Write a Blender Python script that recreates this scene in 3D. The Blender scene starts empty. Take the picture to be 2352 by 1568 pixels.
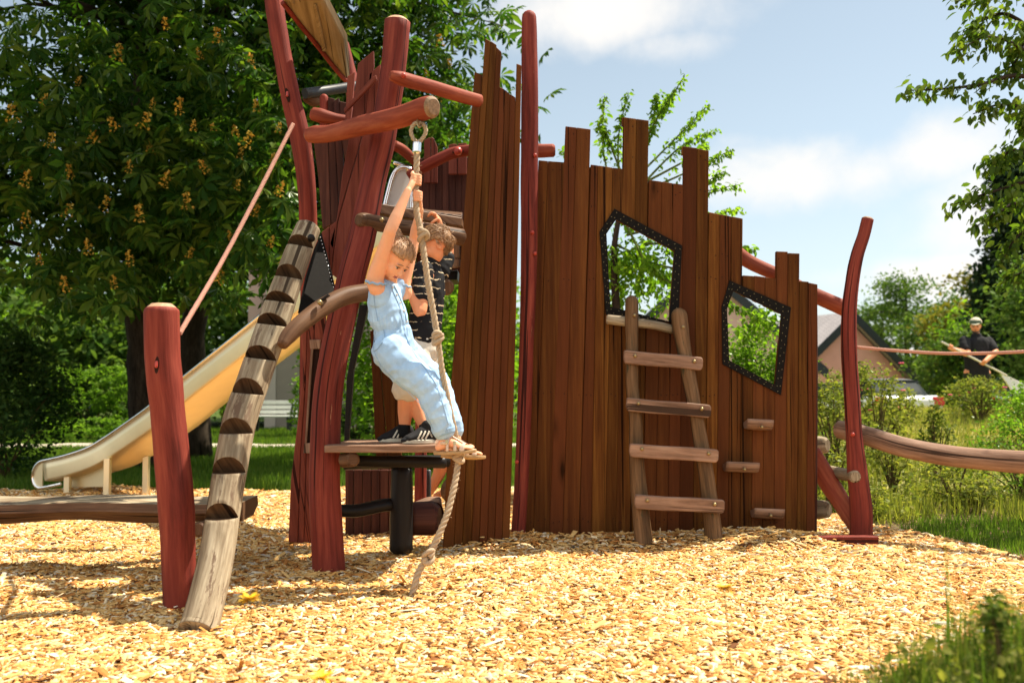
import bpy, bmesh, math, random
import numpy as np
from mathutils import Vector, Matrix, noise as mnoise
random.seed(7); RNG = np.random.default_rng(11)
SC = bpy.context.scene; COL = SC.collection
V = Vector
# ---------------------------------------------------------------- camera maths (reference frame 2352 x 1568)
F, CX, CY = 2287.0, 1176.0, 784.0
TH = math.atan(116/2287.0); CAMZ = 1.0
def P(px, py, D):
    u = (px-CX)/F; v = (CY-py)/F
    d = V((u, math.cos(TH)-v*math.sin(TH), math.sin(TH)+v*math.cos(TH)))
    return V((0, 0, CAMZ)) + d*(D/d.y)
def R(w, D): return w*0.5/F*D
def sst(a, b, x):
    t = np.clip((x-a)/(b-a), 0, 1); return t*t*(3-2*t)
def gz(x, y):
    """ground height"""
    x = np.asarray(x, float); y = np.asarray(y, float)
    h = .012*np.sin(2.1*x+.7)*np.sin(1.7*y) + .009*np.sin(4.3*x+1.3*y) + .006*np.sin(7.1*x-5.3*y)
    h = h*(1-sst(30, 60, np.hypot(x, y)))
    h = h + .05*np.exp(-((y-6.5)/.28)**2)*sst(-.6, -.1, x)*(1-sst(1.9, 2.2, x))
    h = h + .03*np.exp(-((y-5.35)**2+(x+.35)**2)/.25)
    r = sst(1.9, 4.2, x+(y-8)*.08)
    h = h + r*(.72*sst(7.6, 15, y) - .9*sst(15.4, 19, y))
    h = h + .40*sst(.4, 1.3, x)*(1-sst(2.45, 3.2, y))*sst(.6, 1.4, y)
    return h
def gzf(x, y): return float(gz(x, y))
# ---------------------------------------------------------------- objects
def tag(o, label=None, cat=None, group=None, kind=None):
    if label: o['label'] = label
    if cat: o['category'] = cat
    if group: o['group'] = group
    if kind: o['kind'] = kind
    return o
ORG = {}
def thing(name, loc, label, cat, group=None):
    o = bpy.data.objects.new(name, None); COL.objects.link(o)
    o.location = loc; o.empty_display_size = .1
    ORG[o.name] = V(loc)
    return tag(o, label, cat, group)
def link(name, me, parent=None, org=None):
    o = bpy.data.objects.new(name, me); COL.objects.link(o)
    if parent is not None:
        o.parent = parent; base = ORG[parent.name]; ORG[o.name] = base
        me.transform(Matrix.Translation(-base))
    elif org is not None:
        o.location = org; ORG[o.name] = V(org); me.transform(Matrix.Translation(-V(org)))
    else:
        ORG[o.name] = V((0, 0, 0))
    return o
def copy_thing(src, loc, rz=0, scale=1, label=None):
    r = src.copy(); COL.objects.link(r); r.location = loc; r.rotation_euler = (0, 0, rz); r.scale = (scale,)*3
    ORG[r.name] = V(loc)
    if label: r['label'] = label
    for ch in list(src.children):
        c = ch.copy(); COL.objects.link(c); c.parent = r
        for g in list(ch.children):
            d = g.copy(); COL.objects.link(d); d.parent = c
    return r
def catmull(pts, n):
    pts = [V(p) for p in pts]
    if len(pts) == 2: return [pts[0].lerp(pts[1], i/(n-1)) for i in range(n)]
    out = []; m = len(pts)-1
    for i in range(n):
        t = i/(n-1)*m; k = min(int(t), m-1); u = t-k
        p1, p2 = pts[k], pts[k+1]
        p0 = pts[k-1] if k > 0 else p1*2-p2
        p3 = pts[k+2] if k+2 <= m else p2*2-p1
        out.append(.5*((2*p1)+(p2-p0)*u+(2*p0-5*p1+4*p2-p3)*u*u+(3*p1-p0-3*p2+p3)*u**3))
    return out
def lerp_list(vals, n):
    m = len(vals)-1; out = []
    for i in range(n):
        t = i/(n-1)*m; k = min(int(t), m-1); u = t-k; out.append(vals[k]*(1-u)+vals[k+1]*u)
    return out
class MB:
    def __init__(s): s.v = []; s.f = []; s.uv = []; s.mi = []; s.sm = []; s.tn = []; s.cur = random.random()
    def face(s, idx, uvs=None, mi=0, sm=False):
        s.f.append(idx); s.uv.append(uvs or [(0, 0)]*len(idx)); s.mi.append(mi); s.sm.append(sm); s.tn.append(s.cur)
    def tube(s, path, rad, seg=14, n=None, cap=(1, 1), rough=0.0, mi=0, capmi=None, side=None, ry=None, spl=True, seed=None, chamfer=.8, sm=True):
        """round bar along a path; rad in metres per control point; cap 0 flat, 1 chamfered, 2 rounded"""
        n = n or max(2, (len(path)-1)*5+1); s.cur = random.random()
        pts = catmull(path, n) if spl else [V(p) for p in path]
        n = len(pts)
        rs = lerp_list(list(rad) if hasattr(rad, '__len__') else [rad]*2, n)
        rys = lerp_list(list(ry), n) if ry is not None else rs
        seed = random.random()*100 if seed is None else seed
        t0 = (pts[1]-pts[0]).normalized()
        if side is not None: a = V(side)
        else: a = V((1, 0, 0)) if abs(t0.x) < .8 else V((0, 0, 1))
        a = (a-t0*a.dot(t0)).normalized()
        rings = []; L = 0; Ls = []; frames = []
        for i, p in enumerate(pts):
            t = (pts[min(i+1, n-1)]-pts[max(i-1, 0)]).normalized()
            a = (a-t*a.dot(t)).normalized(); b = t.cross(a)
            if i: L += (p-pts[i-1]).length
            frames.append((p, t, a.copy(), b, rs[i], rys[i], L))
        def ring(p, a, b, r1, r2, L):
            k = len(s.v)
            for j in range(seg):
                an = 2*math.pi*j/seg
                rr = 1.0
                if rough: rr += rough*mnoise.noise((math.cos(an)*1.3+seed, math.sin(an)*1.3, L*4))+rough*.5*mnoise.noise((math.cos(an)*2.5+seed, math.sin(an)*2.5+9, L*9))
                q = p+a*(math.cos(an)*r1*rr)+b*(math.sin(an)*r2*rr); s.v.append(tuple(q))
            return k
        def endcap(fr, sgn):
            p, t, a, b, r1, r2, L = fr; c = cap[0] if sgn < 0 else cap[1]; out = []
            if c == 1: out = [(1-chamfer*.35, .3)]
            elif c == 2: out = [(math.cos(x), math.sin(x)) for x in (.4, .8, 1.2)]
            return [(p+t*sgn*r1*h*(1 if c == 2 else .9), a, b, r1*k, r2*k, L+sgn*r1*h) for k, h in out]
        specs = [(p, a, b, r1, r2, L) for p, t, a, b, r1, r2, L in frames]
        e0 = endcap(frames[0], -1)[::-1]; e1 = endcap(frames[-1], 1)
        if cap[0] == 1:  # keep a crisp rim
            pass
        specs = e0+specs+e1
        ks = [ring(*q) for q in specs]; per = 2*math.pi*rs[0]
        for i in range(len(ks)-1):
            iscap = i < len(e0) or i >= len(ks)-1-len(e1)
            for j in range(seg):
                j2 = (j+1) % seg
                u0, u1 = j/seg*per, (j+1)/seg*per
                s.face((ks[i]+j, ks[i]+j2, ks[i+1]+j2, ks[i+1]+j), [(u0, specs[i][5]), (u1, specs[i][5]), (u1, specs[i+1][5]), (u0, specs[i+1][5])],
                       (capmi if (capmi is not None and iscap) else mi), sm and not (iscap and (cap[0 if i < len(e0) else 1] == 1)))
        for kk, q, fl in ((ks[0], specs[0], True), (ks[-1], specs[-1], False)):
            c = len(s.v); s.v.append(tuple(q[0]))
            for j in range(seg):
                j2 = (j+1) % seg
                tri = (kk+j2, kk+j, c) if fl else (kk+j, kk+j2, c)
                s.face(tri, [(q[3]*math.cos(6.28*j/seg), q[3]*math.sin(6.28*j/seg)), (q[3]*math.cos(6.28*j2/seg), q[3]*math.sin(6.28*j2/seg)), (0, 0)], capmi if capmi is not None else mi, (cap[0 if fl else 1] == 2))
    def bm(s, bm, mi=0, sm=False, uvfn=None):
        k = len(s.v); bm.verts.ensure_lookup_table(); bm.verts.index_update()
        for v in bm.verts: s.v.append(tuple(v.co))
        for f in bm.faces:
            s.face([k+v.index for v in f.verts], [uvfn(v.co) if uvfn else (v.co.x, v.co.z) for v in f.verts], mi, sm)
        bm.free()
    def prism(s, poly, ext, bevel=.004, mi=0, seg=1, grain=None):
        """closed polygon (3-D points) pushed along ext; grain: direction of the wood grain for the uv"""
        poly = [V(p) for p in poly]; ext = V(ext); bm = bmesh.new(); s.cur = random.random()
        a = [bm.verts.new(p) for p in poly]; b = [bm.verts.new(p+ext) for p in poly]; n = len(poly)
        bm.faces.new(a); bm.faces.new(b[::-1])
        for i in range(n): bm.faces.new((a[i], b[i], b[(i+1) % n], a[(i+1) % n]))
        bmesh.ops.recalc_face_normals(bm, faces=bm.faces)
        if bevel: bmesh.ops.bevel(bm, geom=bm.edges[:], offset=bevel, segments=seg, affect='EDGES', profile=.5)
        g = V(grain) if grain is not None else (poly[0]-poly[-1]); g.normalize()
        e = g.cross(ext).normalized() if g.cross(ext).length > 1e-6 else V((1, 0, 0)); e2 = ext.normalized()
        s.bm(bm, mi, False, lambda c: (c.dot(e)+c.dot(e2), c.dot(g)))
    def box(s, c, ax, ay, az, bevel=.003, mi=0, grain=None):
        c, ax, ay, az = V(c), V(ax), V(ay), V(az)
        s.prism([c-ax-az-ay, c+ax-az-ay, c+ax+az-ay, c-ax+az-ay], ay*2, bevel, mi, grain=grain or (ax if ax.length > az.length else az))
    def bar(s, a, b, w, h, bevel=.003, mi=0, up=(0, 0, 1)):
        a, b = V(a), V(b); d = b-a; t = d.normalized(); sd = t.cross(V(up)).normalized(); u = sd.cross(t)
        s.box((a+b)/2, d/2, sd*w/2, u*h/2, bevel, mi, grain=t)
    def ball(s, c, r, seg=12, rings=8, mi=0, axes=None):
        c = V(c); r = V(r) if hasattr(r, '__len__') else V((r, r, r))
        ax = axes or (V((1, 0, 0)), V((0, 1, 0)), V((0, 0, 1)))
        k = len(s.v)
        for i in range(rings+1):
            th = math.pi*i/rings
            for j in range(seg):
                ph = 2*math.pi*j/seg
                s.v.append(tuple(c+ax[0]*(r.x*math.sin(th)*math.cos(ph))+ax[1]*(r.y*math.sin(th)*math.sin(ph))+ax[2]*(r.z*math.cos(th))))
        for i in range(rings):
            for j in range(seg):
                j2 = (j+1) % seg
                s.face((k+i*seg+j, k+(i+1)*seg+j, k+(i+1)*seg+j2, k+i*seg+j2), None, mi, True)
    def mesh(s, name, mats):
        me = bpy.data.meshes.new(name); me.from_pydata(s.v, [], s.f)
        uvl = me.uv_layers.new(name='UVMap'); flat = [c for uv in s.uv for p in uv for c in p]
        uvl.data.foreach_set('uv', flat)
        me.polygons.foreach_set('material_index', s.mi); me.polygons.foreach_set('use_smooth', s.sm)
        at = me.attributes.new('tone', 'FLOAT', 'FACE'); at.data.foreach_set('value', s.tn)
        for m in (mats if isinstance(mats, (list, tuple)) else [mats]): me.materials.append(m)
        me.update(); return me
    def build(s, name, mats, parent=None, org=None):
        return link(name, s.mesh(name, mats), parent, org)
def evaluated(me, mods, mats=None):
    """mesh with modifiers applied; mods: list of (type, dict)"""
    o = bpy.data.objects.new('tmp', me); COL.objects.link(o)
    for t, kw in mods:
        m = o.modifiers.new(t, t)
        for k, v in kw.items(): setattr(m, k, v)
    dg = bpy.context.evaluated_depsgraph_get(); dg.update()
    new = bpy.data.meshes.new_from_object(o.evaluated_get(dg)); bpy.data.objects.remove(o)
    return new
def boolean_cut(me, cutter_me):
    c = bpy.data.objects.new('cutter', cutter_me); COL.objects.link(c)
    new = evaluated(me, [('BOOLEAN', dict(object=c, operation='DIFFERENCE', solver='EXACT', use_self=False))])
    bpy.data.objects.remove(c); return new
def organic(mb, name, mats, voxel, parent=None, smooth=3, wrinkle=0, wscale=14, org=None, fn=None, fold=None):
    me = mb.mesh(name, [])
    me = evaluated(me, [('REMESH', dict(mode='VOXEL', voxel_size=voxel, adaptivity=0)), ('SMOOTH', dict(factor=.5, iterations=smooth))])
    me.name = name; me.materials.clear()
    for m in (mats if isinstance(mats, (list, tuple)) else [mats]): me.materials.append(m)
    if wrinkle or fn:
        co = [v.co.copy() for v in me.vertices]; no = [v.normal.copy() for v in me.vertices]
        for v, c, nn in zip(me.vertices, co, no):
            d = 0
            if wrinkle: 
                q = c*wscale
                if fold:
                    fd = V(fold).normalized(); al = c.dot(fd); q = (c-fd*al)*6.5+fd*(al*21); q += V((mnoise.noise(c*7),)*3)*.8; d += wrinkle*(1-2.2*abs(mnoise.noise(q)))+wrinkle*.35*mnoise.noise(c*40); q = None
                if q is not None: d += wrinkle*(1-2*abs(mnoise.noise(V((q.x+q.z*.6, q.y, q.z*.9-q.x*.5)))))+wrinkle*.5*mnoise.noise(c*wscale*2.3)
            if fn: d += fn(c)
            v.co = c+nn*d
    me.polygons.foreach_set('use_smooth', [True]*len(me.polygons)); me.update()
    return link(name, me, parent, org)
# ---------------------------------------------------------------- numpy meshes (leaves, chips, grass)
def np_mesh(name, verts, tmpl_faces, k, n, mats, fmats=None):
    """n copies of a template with k verts each; verts (n,k,3)"""
    me = bpy.data.meshes.new(name)
    tot = [len(f) for f in tmpl_faces]; lp = np.concatenate([np.array(f) for f in tmpl_faces]); nl = len(lp); nf = len(tot)
    me.vertices.add(n*k); me.vertices.foreach_set('co', np.ascontiguousarray(verts, dtype=np.float32).ravel())
    me.loops.add(n*nl); me.loops.foreach_set('vertex_index', (lp[None, :]+np.arange(n)[:, None]*k).astype(np.int32).ravel())
    me.polygons.add(n*nf); st = np.concatenate([[0], np.cumsum(tot)[:-1]])
    me.polygons.foreach_set('loop_start', (st[None, :]+np.arange(n)[:, None]*nl).astype(np.int32).ravel())
    try: me.polygons.foreach_set('loop_total', np.tile(np.array(tot), n).astype(np.int32))
    except Exception: pass
    if fmats is not None: me.polygons.foreach_set('material_index', np.tile(np.array(fmats), n).astype(np.int32))
    for m in (mats if isinstance(mats, (list, tuple)) else [mats]): me.materials.append(m)
    me.update(calc_edges=True); me.validate()
    return me
def unit(a): return a/np.maximum(np.linalg.norm(a, axis=-1, keepdims=True), 1e-9)
def place(tv, pos, ax, up, size):
    """template verts (k,3): x along ax, z along up"""
    ax = unit(ax); s = unit(np.cross(up, ax)); u = np.cross(ax, s)
    M = np.stack([ax, s, u], axis=2)                     # n,3,3
    sz = size[:, None, None] if size.ndim == 1 else size[:, None, :]
    return pos[:, None, :] + np.einsum('nij,nkj->nki', M, tv[None]*sz)
def leaf_t(w=.3, droop=.12, fold=.08):
    v = np.array([[0, 0, 0], [.3, -w*.8, fold], [.65, -w*.75, fold*.6-droop*.3], [1, 0, -droop], [.5, 0, -.02], [.3, w*.8, fold], [.65, w*.75, fold*.6-droop*.3]], float)
    return v, [(0, 1, 2, 3, 4), (0, 4, 3, 6, 5)]
def chestnut_t():
    V_, F_ = [], []
    for i, (an, ln) in enumerate(((-115, .62), (-75, .8), (-36, .95), (0, 1), (36, .95), (75, .8), (115, .62))):
        b = len(V_); a = math.radians(an); c, s = math.cos(a), math.sin(a)
        for x, y, z in ((.03, 0, 0), (.42, -.09, .03), (.74, -.16, -.06), (1, 0, -.32), (.6, 0, -.07), (.42, .09, .03), (.74, .16, -.06)):
            x, y = x*ln, y*ln; V_.append((x*c-y*s, x*s+y*c, z*ln))
        F_ += [(b, b+1, b+2, b+3, b+4), (b, b+4, b+3, b+6, b+5)]
    return np.array(V_), F_
def rdir(n, zb=0.0):
    a = RNG.normal(size=(n, 3)); a[:, 2] += zb; return unit(a)
def leaves(name, pos, size, mat, tmpl, droop=.3, parent=None, upb=1.0, org=None, ax=None):
    n = len(pos); tv, tf = tmpl
    if ax is None:
        ax = RNG.normal(size=(n, 3)); ax[:, 2] = ax[:, 2]*.5-droop
    up = RNG.normal(size=(n, 3))*.6; up[:, 2] += upb
    vv = place(tv, pos, ax, up, size)
    me = np_mesh(name, vv, tf, len(tv), n, mat)
    return link(name, me, parent, org)
# ---------------------------------------------------------------- materials
def newmat(name):
    m = bpy.data.materials.new(name); m.use_nodes = True; nt = m.node_tree; nt.nodes.clear()
    out = nt.nodes.new('ShaderNodeOutputMaterial'); return m, nt, out
def N(nt, t, **kw):
    n = nt.nodes.new(t)
    for k, v in kw.items():
        if k.startswith('_'): n.inputs[k[1:].replace('_', ' ')].default_value = v
        else: setattr(n, k, v)
    return n
def L(nt, a, b): nt.links.new(a, b)
def ramp(nt, fac, stops):
    r = N(nt, 'ShaderNodeValToRGB'); e = r.color_ramp.elements
    while len(e) > 1: e.remove(e[-1])
    e[0].position = stops[0][0]; e[0].color = (*stops[0][1], 1)
    for p, c in stops[1:]:
        x = e.new(p); x.color = (*c, 1)
    L(nt, fac, r.inputs['Fac']); return r.outputs['Color']
def mix(nt, fac, a, b, mode='MIX'):
    m = N(nt, 'ShaderNodeMix', data_type='RGBA', blend_type=mode)
    for v, i in ((fac, 0), (a, 6), (b, 7)):
        if hasattr(v, 'is_linked'): L(nt, v, m.inputs[i])
        elif isinstance(v, tuple): m.inputs[i].default_value = (*v, 1)
        else: m.inputs[i].default_value = v
    return m.outputs[2]
def math_n(nt, op, a, b=None):
    m = N(nt, 'ShaderNodeMath', operation=op)
    for v, i in ((a, 0), (b, 1)):
        if v is None: continue
        if hasattr(v, 'is_linked'): L(nt, v, m.inputs[i])
        else: m.inputs[i].default_value = v
    return m.outputs[0]
def coords(nt, kind, scale, island=True, tone=False):
    if kind == 'POS': src = N(nt, 'ShaderNodeNewGeometry').outputs['Position']
    else: src = N(nt, 'ShaderNodeTexCoord').outputs[kind]
    mp = N(nt, 'ShaderNodeMapping'); mp.inputs['Scale'].default_value = scale; L(nt, src, mp.inputs['Vector'])
    if not island: return mp.outputs[0], None
    g = N(nt, 'ShaderNodeNewGeometry'); rnd = g.outputs['Random Per Island']
    if tone: rnd = N(nt, 'ShaderNodeAttribute', attribute_name='tone').outputs['Fac']
    k = math_n(nt, 'MULTIPLY', rnd, 37.0); c = N(nt, 'ShaderNodeCombineXYZ'); L(nt, k, c.inputs[0]); L(nt, k, c.inputs[2])
    ad = N(nt, 'ShaderNodeVectorMath', operation='ADD'); L(nt, mp.outputs[0], ad.inputs[0]); L(nt, c.outputs[0], ad.inputs[1])
    return ad.outputs[0], rnd
def noise(nt, vec, scale=1, detail=5, rough=.6, dist=0):
    n = N(nt, 'ShaderNodeTexNoise'); n.inputs['Scale'].default_value = scale; n.inputs['Detail'].default_value = detail
    n.inputs['Roughness'].default_value = rough; n.inputs['Distortion'].default_value = dist
    if vec is not None: L(nt, vec, n.inputs['Vector'])
    return n.outputs['Fac']
def bsdf(nt, out, col, rough=.6, spec=.3, metal=0, bump=None, bstr=.3, bdist=.01):
    b = N(nt, 'ShaderNodeBsdfPrincipled')
    if hasattr(col, 'is_linked'): L(nt, col, b.inputs['Base Color'])
    else: b.inputs['Base Color'].default_value = (*col, 1)
    if hasattr(rough, 'is_linked'): L(nt, rough, b.inputs['Roughness'])
    else: b.inputs['Roughness'].default_value = rough
    b.inputs['Specular IOR Level'].default_value = spec; b.inputs['Metallic'].default_value = metal
    if bump is not None:
        bp = N(nt, 'ShaderNodeBump'); bp.inputs['Strength'].default_value = bstr; bp.inputs['Distance'].default_value = bdist
        L(nt, bump, bp.inputs['Height']); L(nt, bp.outputs[0], b.inputs['Normal'])
    L(nt, b.outputs[0], out.inputs['Surface']); return b
def wood(name, dark, mid, light, worn=None, wornamt=.62, rough=.6, scale=(22, 1.6, 1), coord='UV', bstr=.45, vary=.35, cracks=True, spec=.1, alt=None, knots=0):
    """stained timber: streaks along the grain, plank to plank variation, worn patches, drying cracks"""
    m, nt, out = newmat(name)
    sc = (scale[0], scale[1], 1)
    vec, rnd = coords(nt, coord, sc, True, True)
    n1 = noise(nt, vec, 1, 6, .65, .4); n2 = noise(nt, vec, 3.7, 4, .6)
    f = math_n(nt, 'ADD', math_n(nt, 'MULTIPLY', n1, .7), math_n(nt, 'MULTIPLY', n2, .3))
    col = ramp(nt, f, [(.36, dark), (.5, mid), (.64, light)])
    if alt is not None:
        sel = math_n(nt, 'FRACT', math_n(nt, 'MULTIPLY', rnd, 7.31))
        col = mix(nt, ramp(nt, sel, [(.1, (0, 0, 0)), (.9, (1, 1, 1))]), col, ramp(nt, f, [(.3, tuple(c*.6 for c in alt)), (.7, alt)]))
    v = math_n(nt, 'ADD', math_n(nt, 'MULTIPLY', rnd, vary), 1-vary*.5)
    hs = N(nt, 'ShaderNodeHueSaturation'); L(nt, v, hs.inputs['Value']); L(nt, col, hs.inputs['Color']); col = hs.outputs[0]
    pv, _ = coords(nt, 'POS', (1, 1, .45), False)
    big = noise(nt, pv, 2.6, 4, .6)
    col = mix(nt, ramp(nt, big, [(.35, (0, 0, 0)), (.75, (.55, .55, .55))]), col, mix(nt, .5, col, tuple(c*.55 for c in dark)))
    if worn is not None:
        wv, _ = coords(nt, coord, (scale[0]*.7, scale[1]*1.6, 1))
        w = noise(nt, wv, 1.3, 7, .72)
        col = mix(nt, ramp(nt, w, [(wornamt, (0, 0, 0)), (wornamt+.05, (1, 1, 1))]), col, worn)
    if knots:
        kv, _ = coords(nt, coord, (knots*3.2, knots, 1), True, True); vo = N(nt, 'ShaderNodeTexVoronoi'); vo.inputs['Scale'].default_value = 1; L(nt, kv, vo.inputs['Vector'])
        sc_ = N(nt, 'ShaderNodeSeparateColor'); L(nt, vo.outputs['Color'], sc_.inputs[0]); on = math_n(nt, 'GREATER_THAN', sc_.outputs[0], .55)
        kd = ramp(nt, math_n(nt, 'ADD', vo.outputs['Distance'], math_n(nt, 'MULTIPLY', n2, .05)), [(.07, (1, 1, 1)), (.12, (.35, .35, .35)), (.2, (0, 0, 0))])
        col = mix(nt, math_n(nt, 'MULTIPLY', on, kd), col, tuple(x*.45 for x in dark))
    h = n1
    if cracks:
        cv, _ = coords(nt, coord, (scale[0]*1.6, scale[1]*.35, 1))
        c = noise(nt, cv, 1, 3, .5); cr = ramp(nt, c, [(.345, (0, 0, 0)), (.375, (1, 1, 1))])
        col = mix(nt, cr, tuple(x*.35 for x in dark), col)
        h = math_n(nt, 'MULTIPLY', n1, cr)
    bsdf(nt, out, col, rough, spec, 0, h, bstr, .006); return m
def simple(name, col, rough=.6, spec=.3, metal=0, var=.25, scale=30, bstr=.15, coord='Object'):
    m, nt, out = newmat(name); vec, rnd = coords(nt, coord, (1, 1, 1))
    n = noise(nt, vec, scale, 5, .6)
    c = ramp(nt, n, [(.25, tuple(x*(1-var) for x in col)), (.75, tuple(min(1, x*(1+var)) for x in col))])
    bsdf(nt, out, c, rough, spec, metal, n, bstr, .004); return m
def leafmat(name, cols, trans=.5, tcol=(1.25, 1.35, .45), gloss=.02):
    m, nt, out = newmat(name); g = N(nt, 'ShaderNodeNewGeometry'); rnd = g.outputs['Random Per Island']
    c = ramp(nt, rnd, [(i/(len(cols)-1), k) for i, k in enumerate(cols)])
    pv, _ = coords(nt, 'POS', (1, 1, 1), False); b = noise(nt, pv, .9, 3, .5)
    c = mix(nt, 1.0, c, ramp(nt, b, [(.3, (.72, .78, .7)), (.7, (1.2, 1.15, 1.1))]), 'MULTIPLY')
    d = N(nt, 'ShaderNodeBsdfDiffuse'); L(nt, c, d.inputs[0])
    t = N(nt, 'ShaderNodeBsdfTranslucent'); L(nt, mix(nt, 1.0, c, tcol, 'MULTIPLY'), t.inputs[0])
    s = N(nt, 'ShaderNodeMixShader'); s.inputs[0].default_value = trans; L(nt, d.outputs[0], s.inputs[1]); L(nt, t.outputs[0], s.inputs[2])
    gl = N(nt, 'ShaderNodeBsdfGlossy'); gl.inputs['Roughness'].default_value = .42; gl.inputs['Color'].default_value = (.8, .9, .7, 1)
    fr = N(nt, 'ShaderNodeFresnel'); fr.inputs[0].default_value = 1.35
    s2 = N(nt, 'ShaderNodeMixShader'); L(nt, math_n(nt, 'MULTIPLY', fr.outputs[0], gloss*4), s2.inputs[0]); L(nt, s.outputs[0], s2.inputs[1]); L(nt, gl.outputs[0], s2.inputs[2])
    L(nt, s2.outputs[0], out.inputs['Surface']); return m
M = {}
M['red'] = wood('red_stain', (.11, .019, .013), (.225, .038, .025), (.33, .07, .042), worn=(.42, .21, .11), wornamt=.655, rough=.65, vary=.2, scale=(18, 1.1, 1), spec=.15, knots=1.1, bstr=1.0)
M['redlog'] = wood('red_stain_log', (.15, .03, .018), (.28, .062, .034), (.39, .115, .06), worn=(.5, .31, .18), wornamt=.64, rough=.6, vary=.15, scale=(16, 1.1, 1), knots=1.3, bstr=1.0)
M['plank'] = wood('brown_plank', (.062, .020, .005), (.125, .046, .010), (.195, .083, .017), worn=(.24, .12, .045), wornamt=.71, rough=.6, vary=.55, scale=(26, .8, 1), coord='UV', cracks=True, alt=(.125, .038, .013), spec=.05, knots=1.4, bstr=.6)
M['redplank'] = wood('red_plank', (.12, .028, .018), (.19, .047, .03), (.26, .07, .044), worn=(.35, .2, .12), wornamt=.73, rough=.6, vary=.4, scale=(22, .9, 1), knots=1.2)
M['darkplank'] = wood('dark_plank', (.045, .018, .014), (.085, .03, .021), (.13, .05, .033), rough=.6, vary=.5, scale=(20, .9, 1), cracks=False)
M['cut'] = wood('cut_notch_shade', (.035, .018, .009), (.075, .04, .02), (.12, .07, .035), rough=.8, scale=(20, 2, 1), vary=.1)  # cut wood, darkened so the shade inside the notches is in the colour
M['grey'] = wood('weathered_log', (.15, .105, .065), (.31, .245, .16), (.54, .455, .32), worn=(.15, .10, .065), wornamt=.55, rough=.7, scale=(20, 1.6, 1), bstr=.8, vary=.1)
M['rung'] = wood('rung_wood', (.15, .085, .055), (.285, .17, .115), (.41, .265, .185), worn=(.36, .25, .16), wornamt=.66, rough=.6, scale=(24, 1.8, 1), vary=.25)
M['rail'] = wood('ladder_rail_wood', (.075, .042, .02), (.16, .088, .04), (.25, .14, .07), worn=(.05, .055, .03), wornamt=.6, rough=.55, scale=(22, 1.3, 1), vary=.2)
M['beam'] = wood('brown_log', (.08, .04, .022), (.15, .08, .045), (.24, .14, .08), worn=(.33, .24, .14), wornamt=.68, rough=.5, scale=(18, 1.2, 1), vary=.2)
M['board'] = wood('pale_board', (.22, .15, .08), (.34, .25, .14), (.46, .35, .22), worn=(.2, .12, .06), wornamt=.64, rough=.65, scale=(14, .8, 1), vary=.2)
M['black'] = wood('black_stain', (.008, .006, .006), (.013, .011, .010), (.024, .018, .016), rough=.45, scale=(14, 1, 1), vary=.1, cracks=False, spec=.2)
M['cutred'] = simple('cut_red_top', (.48, .29, .17), .7, var=.35, scale=50)
M['endgrain'] = simple('end_grain', (.26, .16, .09), .7, var=.45, scale=60, coord='Object')
M['rubber'] = simple('black_rubber', (.012, .011, .010), .75, .05, var=.2, scale=40)
M['rivet'] = simple('brass_rivet', (.40, .34, .17), .5, .3, .3, var=.1)
M['bolt'] = simple('bolt_cap', (.36, .27, .13), .35, .5, .7, var=.2)
M['redcap'] = simple('red_bolt_cap', (.45, .05, .03), .4, .5, 0, var=.2)
M['slot'] = simple('recess_shade_screw', (.03, .014, .01), .8, .1)  # dark tone painting shade of slots, slit and board gap; also screw heads
M['tubegrey'] = simple('grey_tube', (.045, .05, .055), .45, .4, 0, var=.2)
M['steel'] = simple('brushed_steel', (.86, .75, .50), .46, .5, 1.0, var=.04, scale=8, bstr=.03)
M['chrome'] = simple('polished_steel', (.85, .85, .84), .12, .5, 1.0, var=.03, scale=8, bstr=.0)
M['panel'] = simple('pale_sheet', (.86, .85, .83), .4, .4, 0, var=.04, scale=6, bstr=.02)
def ropemat(name, c1, c2, tw=90, ang=1.0):
    m, nt, out = newmat(name); uv = N(nt, 'ShaderNodeTexCoord').outputs['UV']
    mp = N(nt, 'ShaderNodeMapping'); mp.inputs['Scale'].default_value = (1, 1, 1); L(nt, uv, mp.inputs[0])
    n = noise(nt, mp.outputs[0], 400, 3, .6)
    c = ramp(nt, n, [(.3, c1), (.7, c2)]); bsdf(nt, out, c, .85, .1, 0, n, .5, .003); return m
M['rope'] = ropemat('hemp_rope', (.34, .24, .15), (.56, .44, .30))
M['ropered'] = ropemat('pink_rope', (.42, .20, .14), (.62, .36, .28))
M['skin'] = simple('skin', (.88, .44, .255), .55, .2, var=.05, scale=25, bstr=.03)
M['skin2'] = simple('skin_tan', (.80, .33, .165), .55, .2, var=.05, scale=25, bstr=.03)
for k in ('skin', 'skin2'):
    b = [n for n in M[k].node_tree.nodes if n.type == 'BSDF_PRINCIPLED'][0]
    b.inputs['Subsurface Weight'].default_value = .15; b.inputs['Subsurface Radius'].default_value = (.01, .004, .002)
def cloth(name, col, var=.12, scale=9, weave=600, rough=.85):
    m, nt, out = newmat(name); vec, _ = coords(nt, 'Object', (1, 1, 1), False)
    a = noise(nt, vec, scale, 5, .6); w = noise(nt, vec, weave, 2, .5)
    c = ramp(nt, a, [(.3, tuple(x*(1-var) for x in col)), (.7, tuple(min(1, x*(1+var)) for x in col))])
    c = mix(nt, .15, c, ramp(nt, w, [(.3, (0, 0, 0)), (.7, (1, 1, 1))]), 'OVERLAY')
    bsdf(nt, out, c, rough, .15, 0, a, .1, .01); return m
M['denim'] = cloth('pale_denim', (.40, .60, .84), .16)
M['denimtrim'] = cloth('denim_trim', (.30, .46, .64))
M['shorts'] = cloth('cream_shorts', (.66, .61, .52))
M['blacktee'] = None
M['navytee'] = cloth('black_tshirt', (.02, .02, .022))
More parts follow.
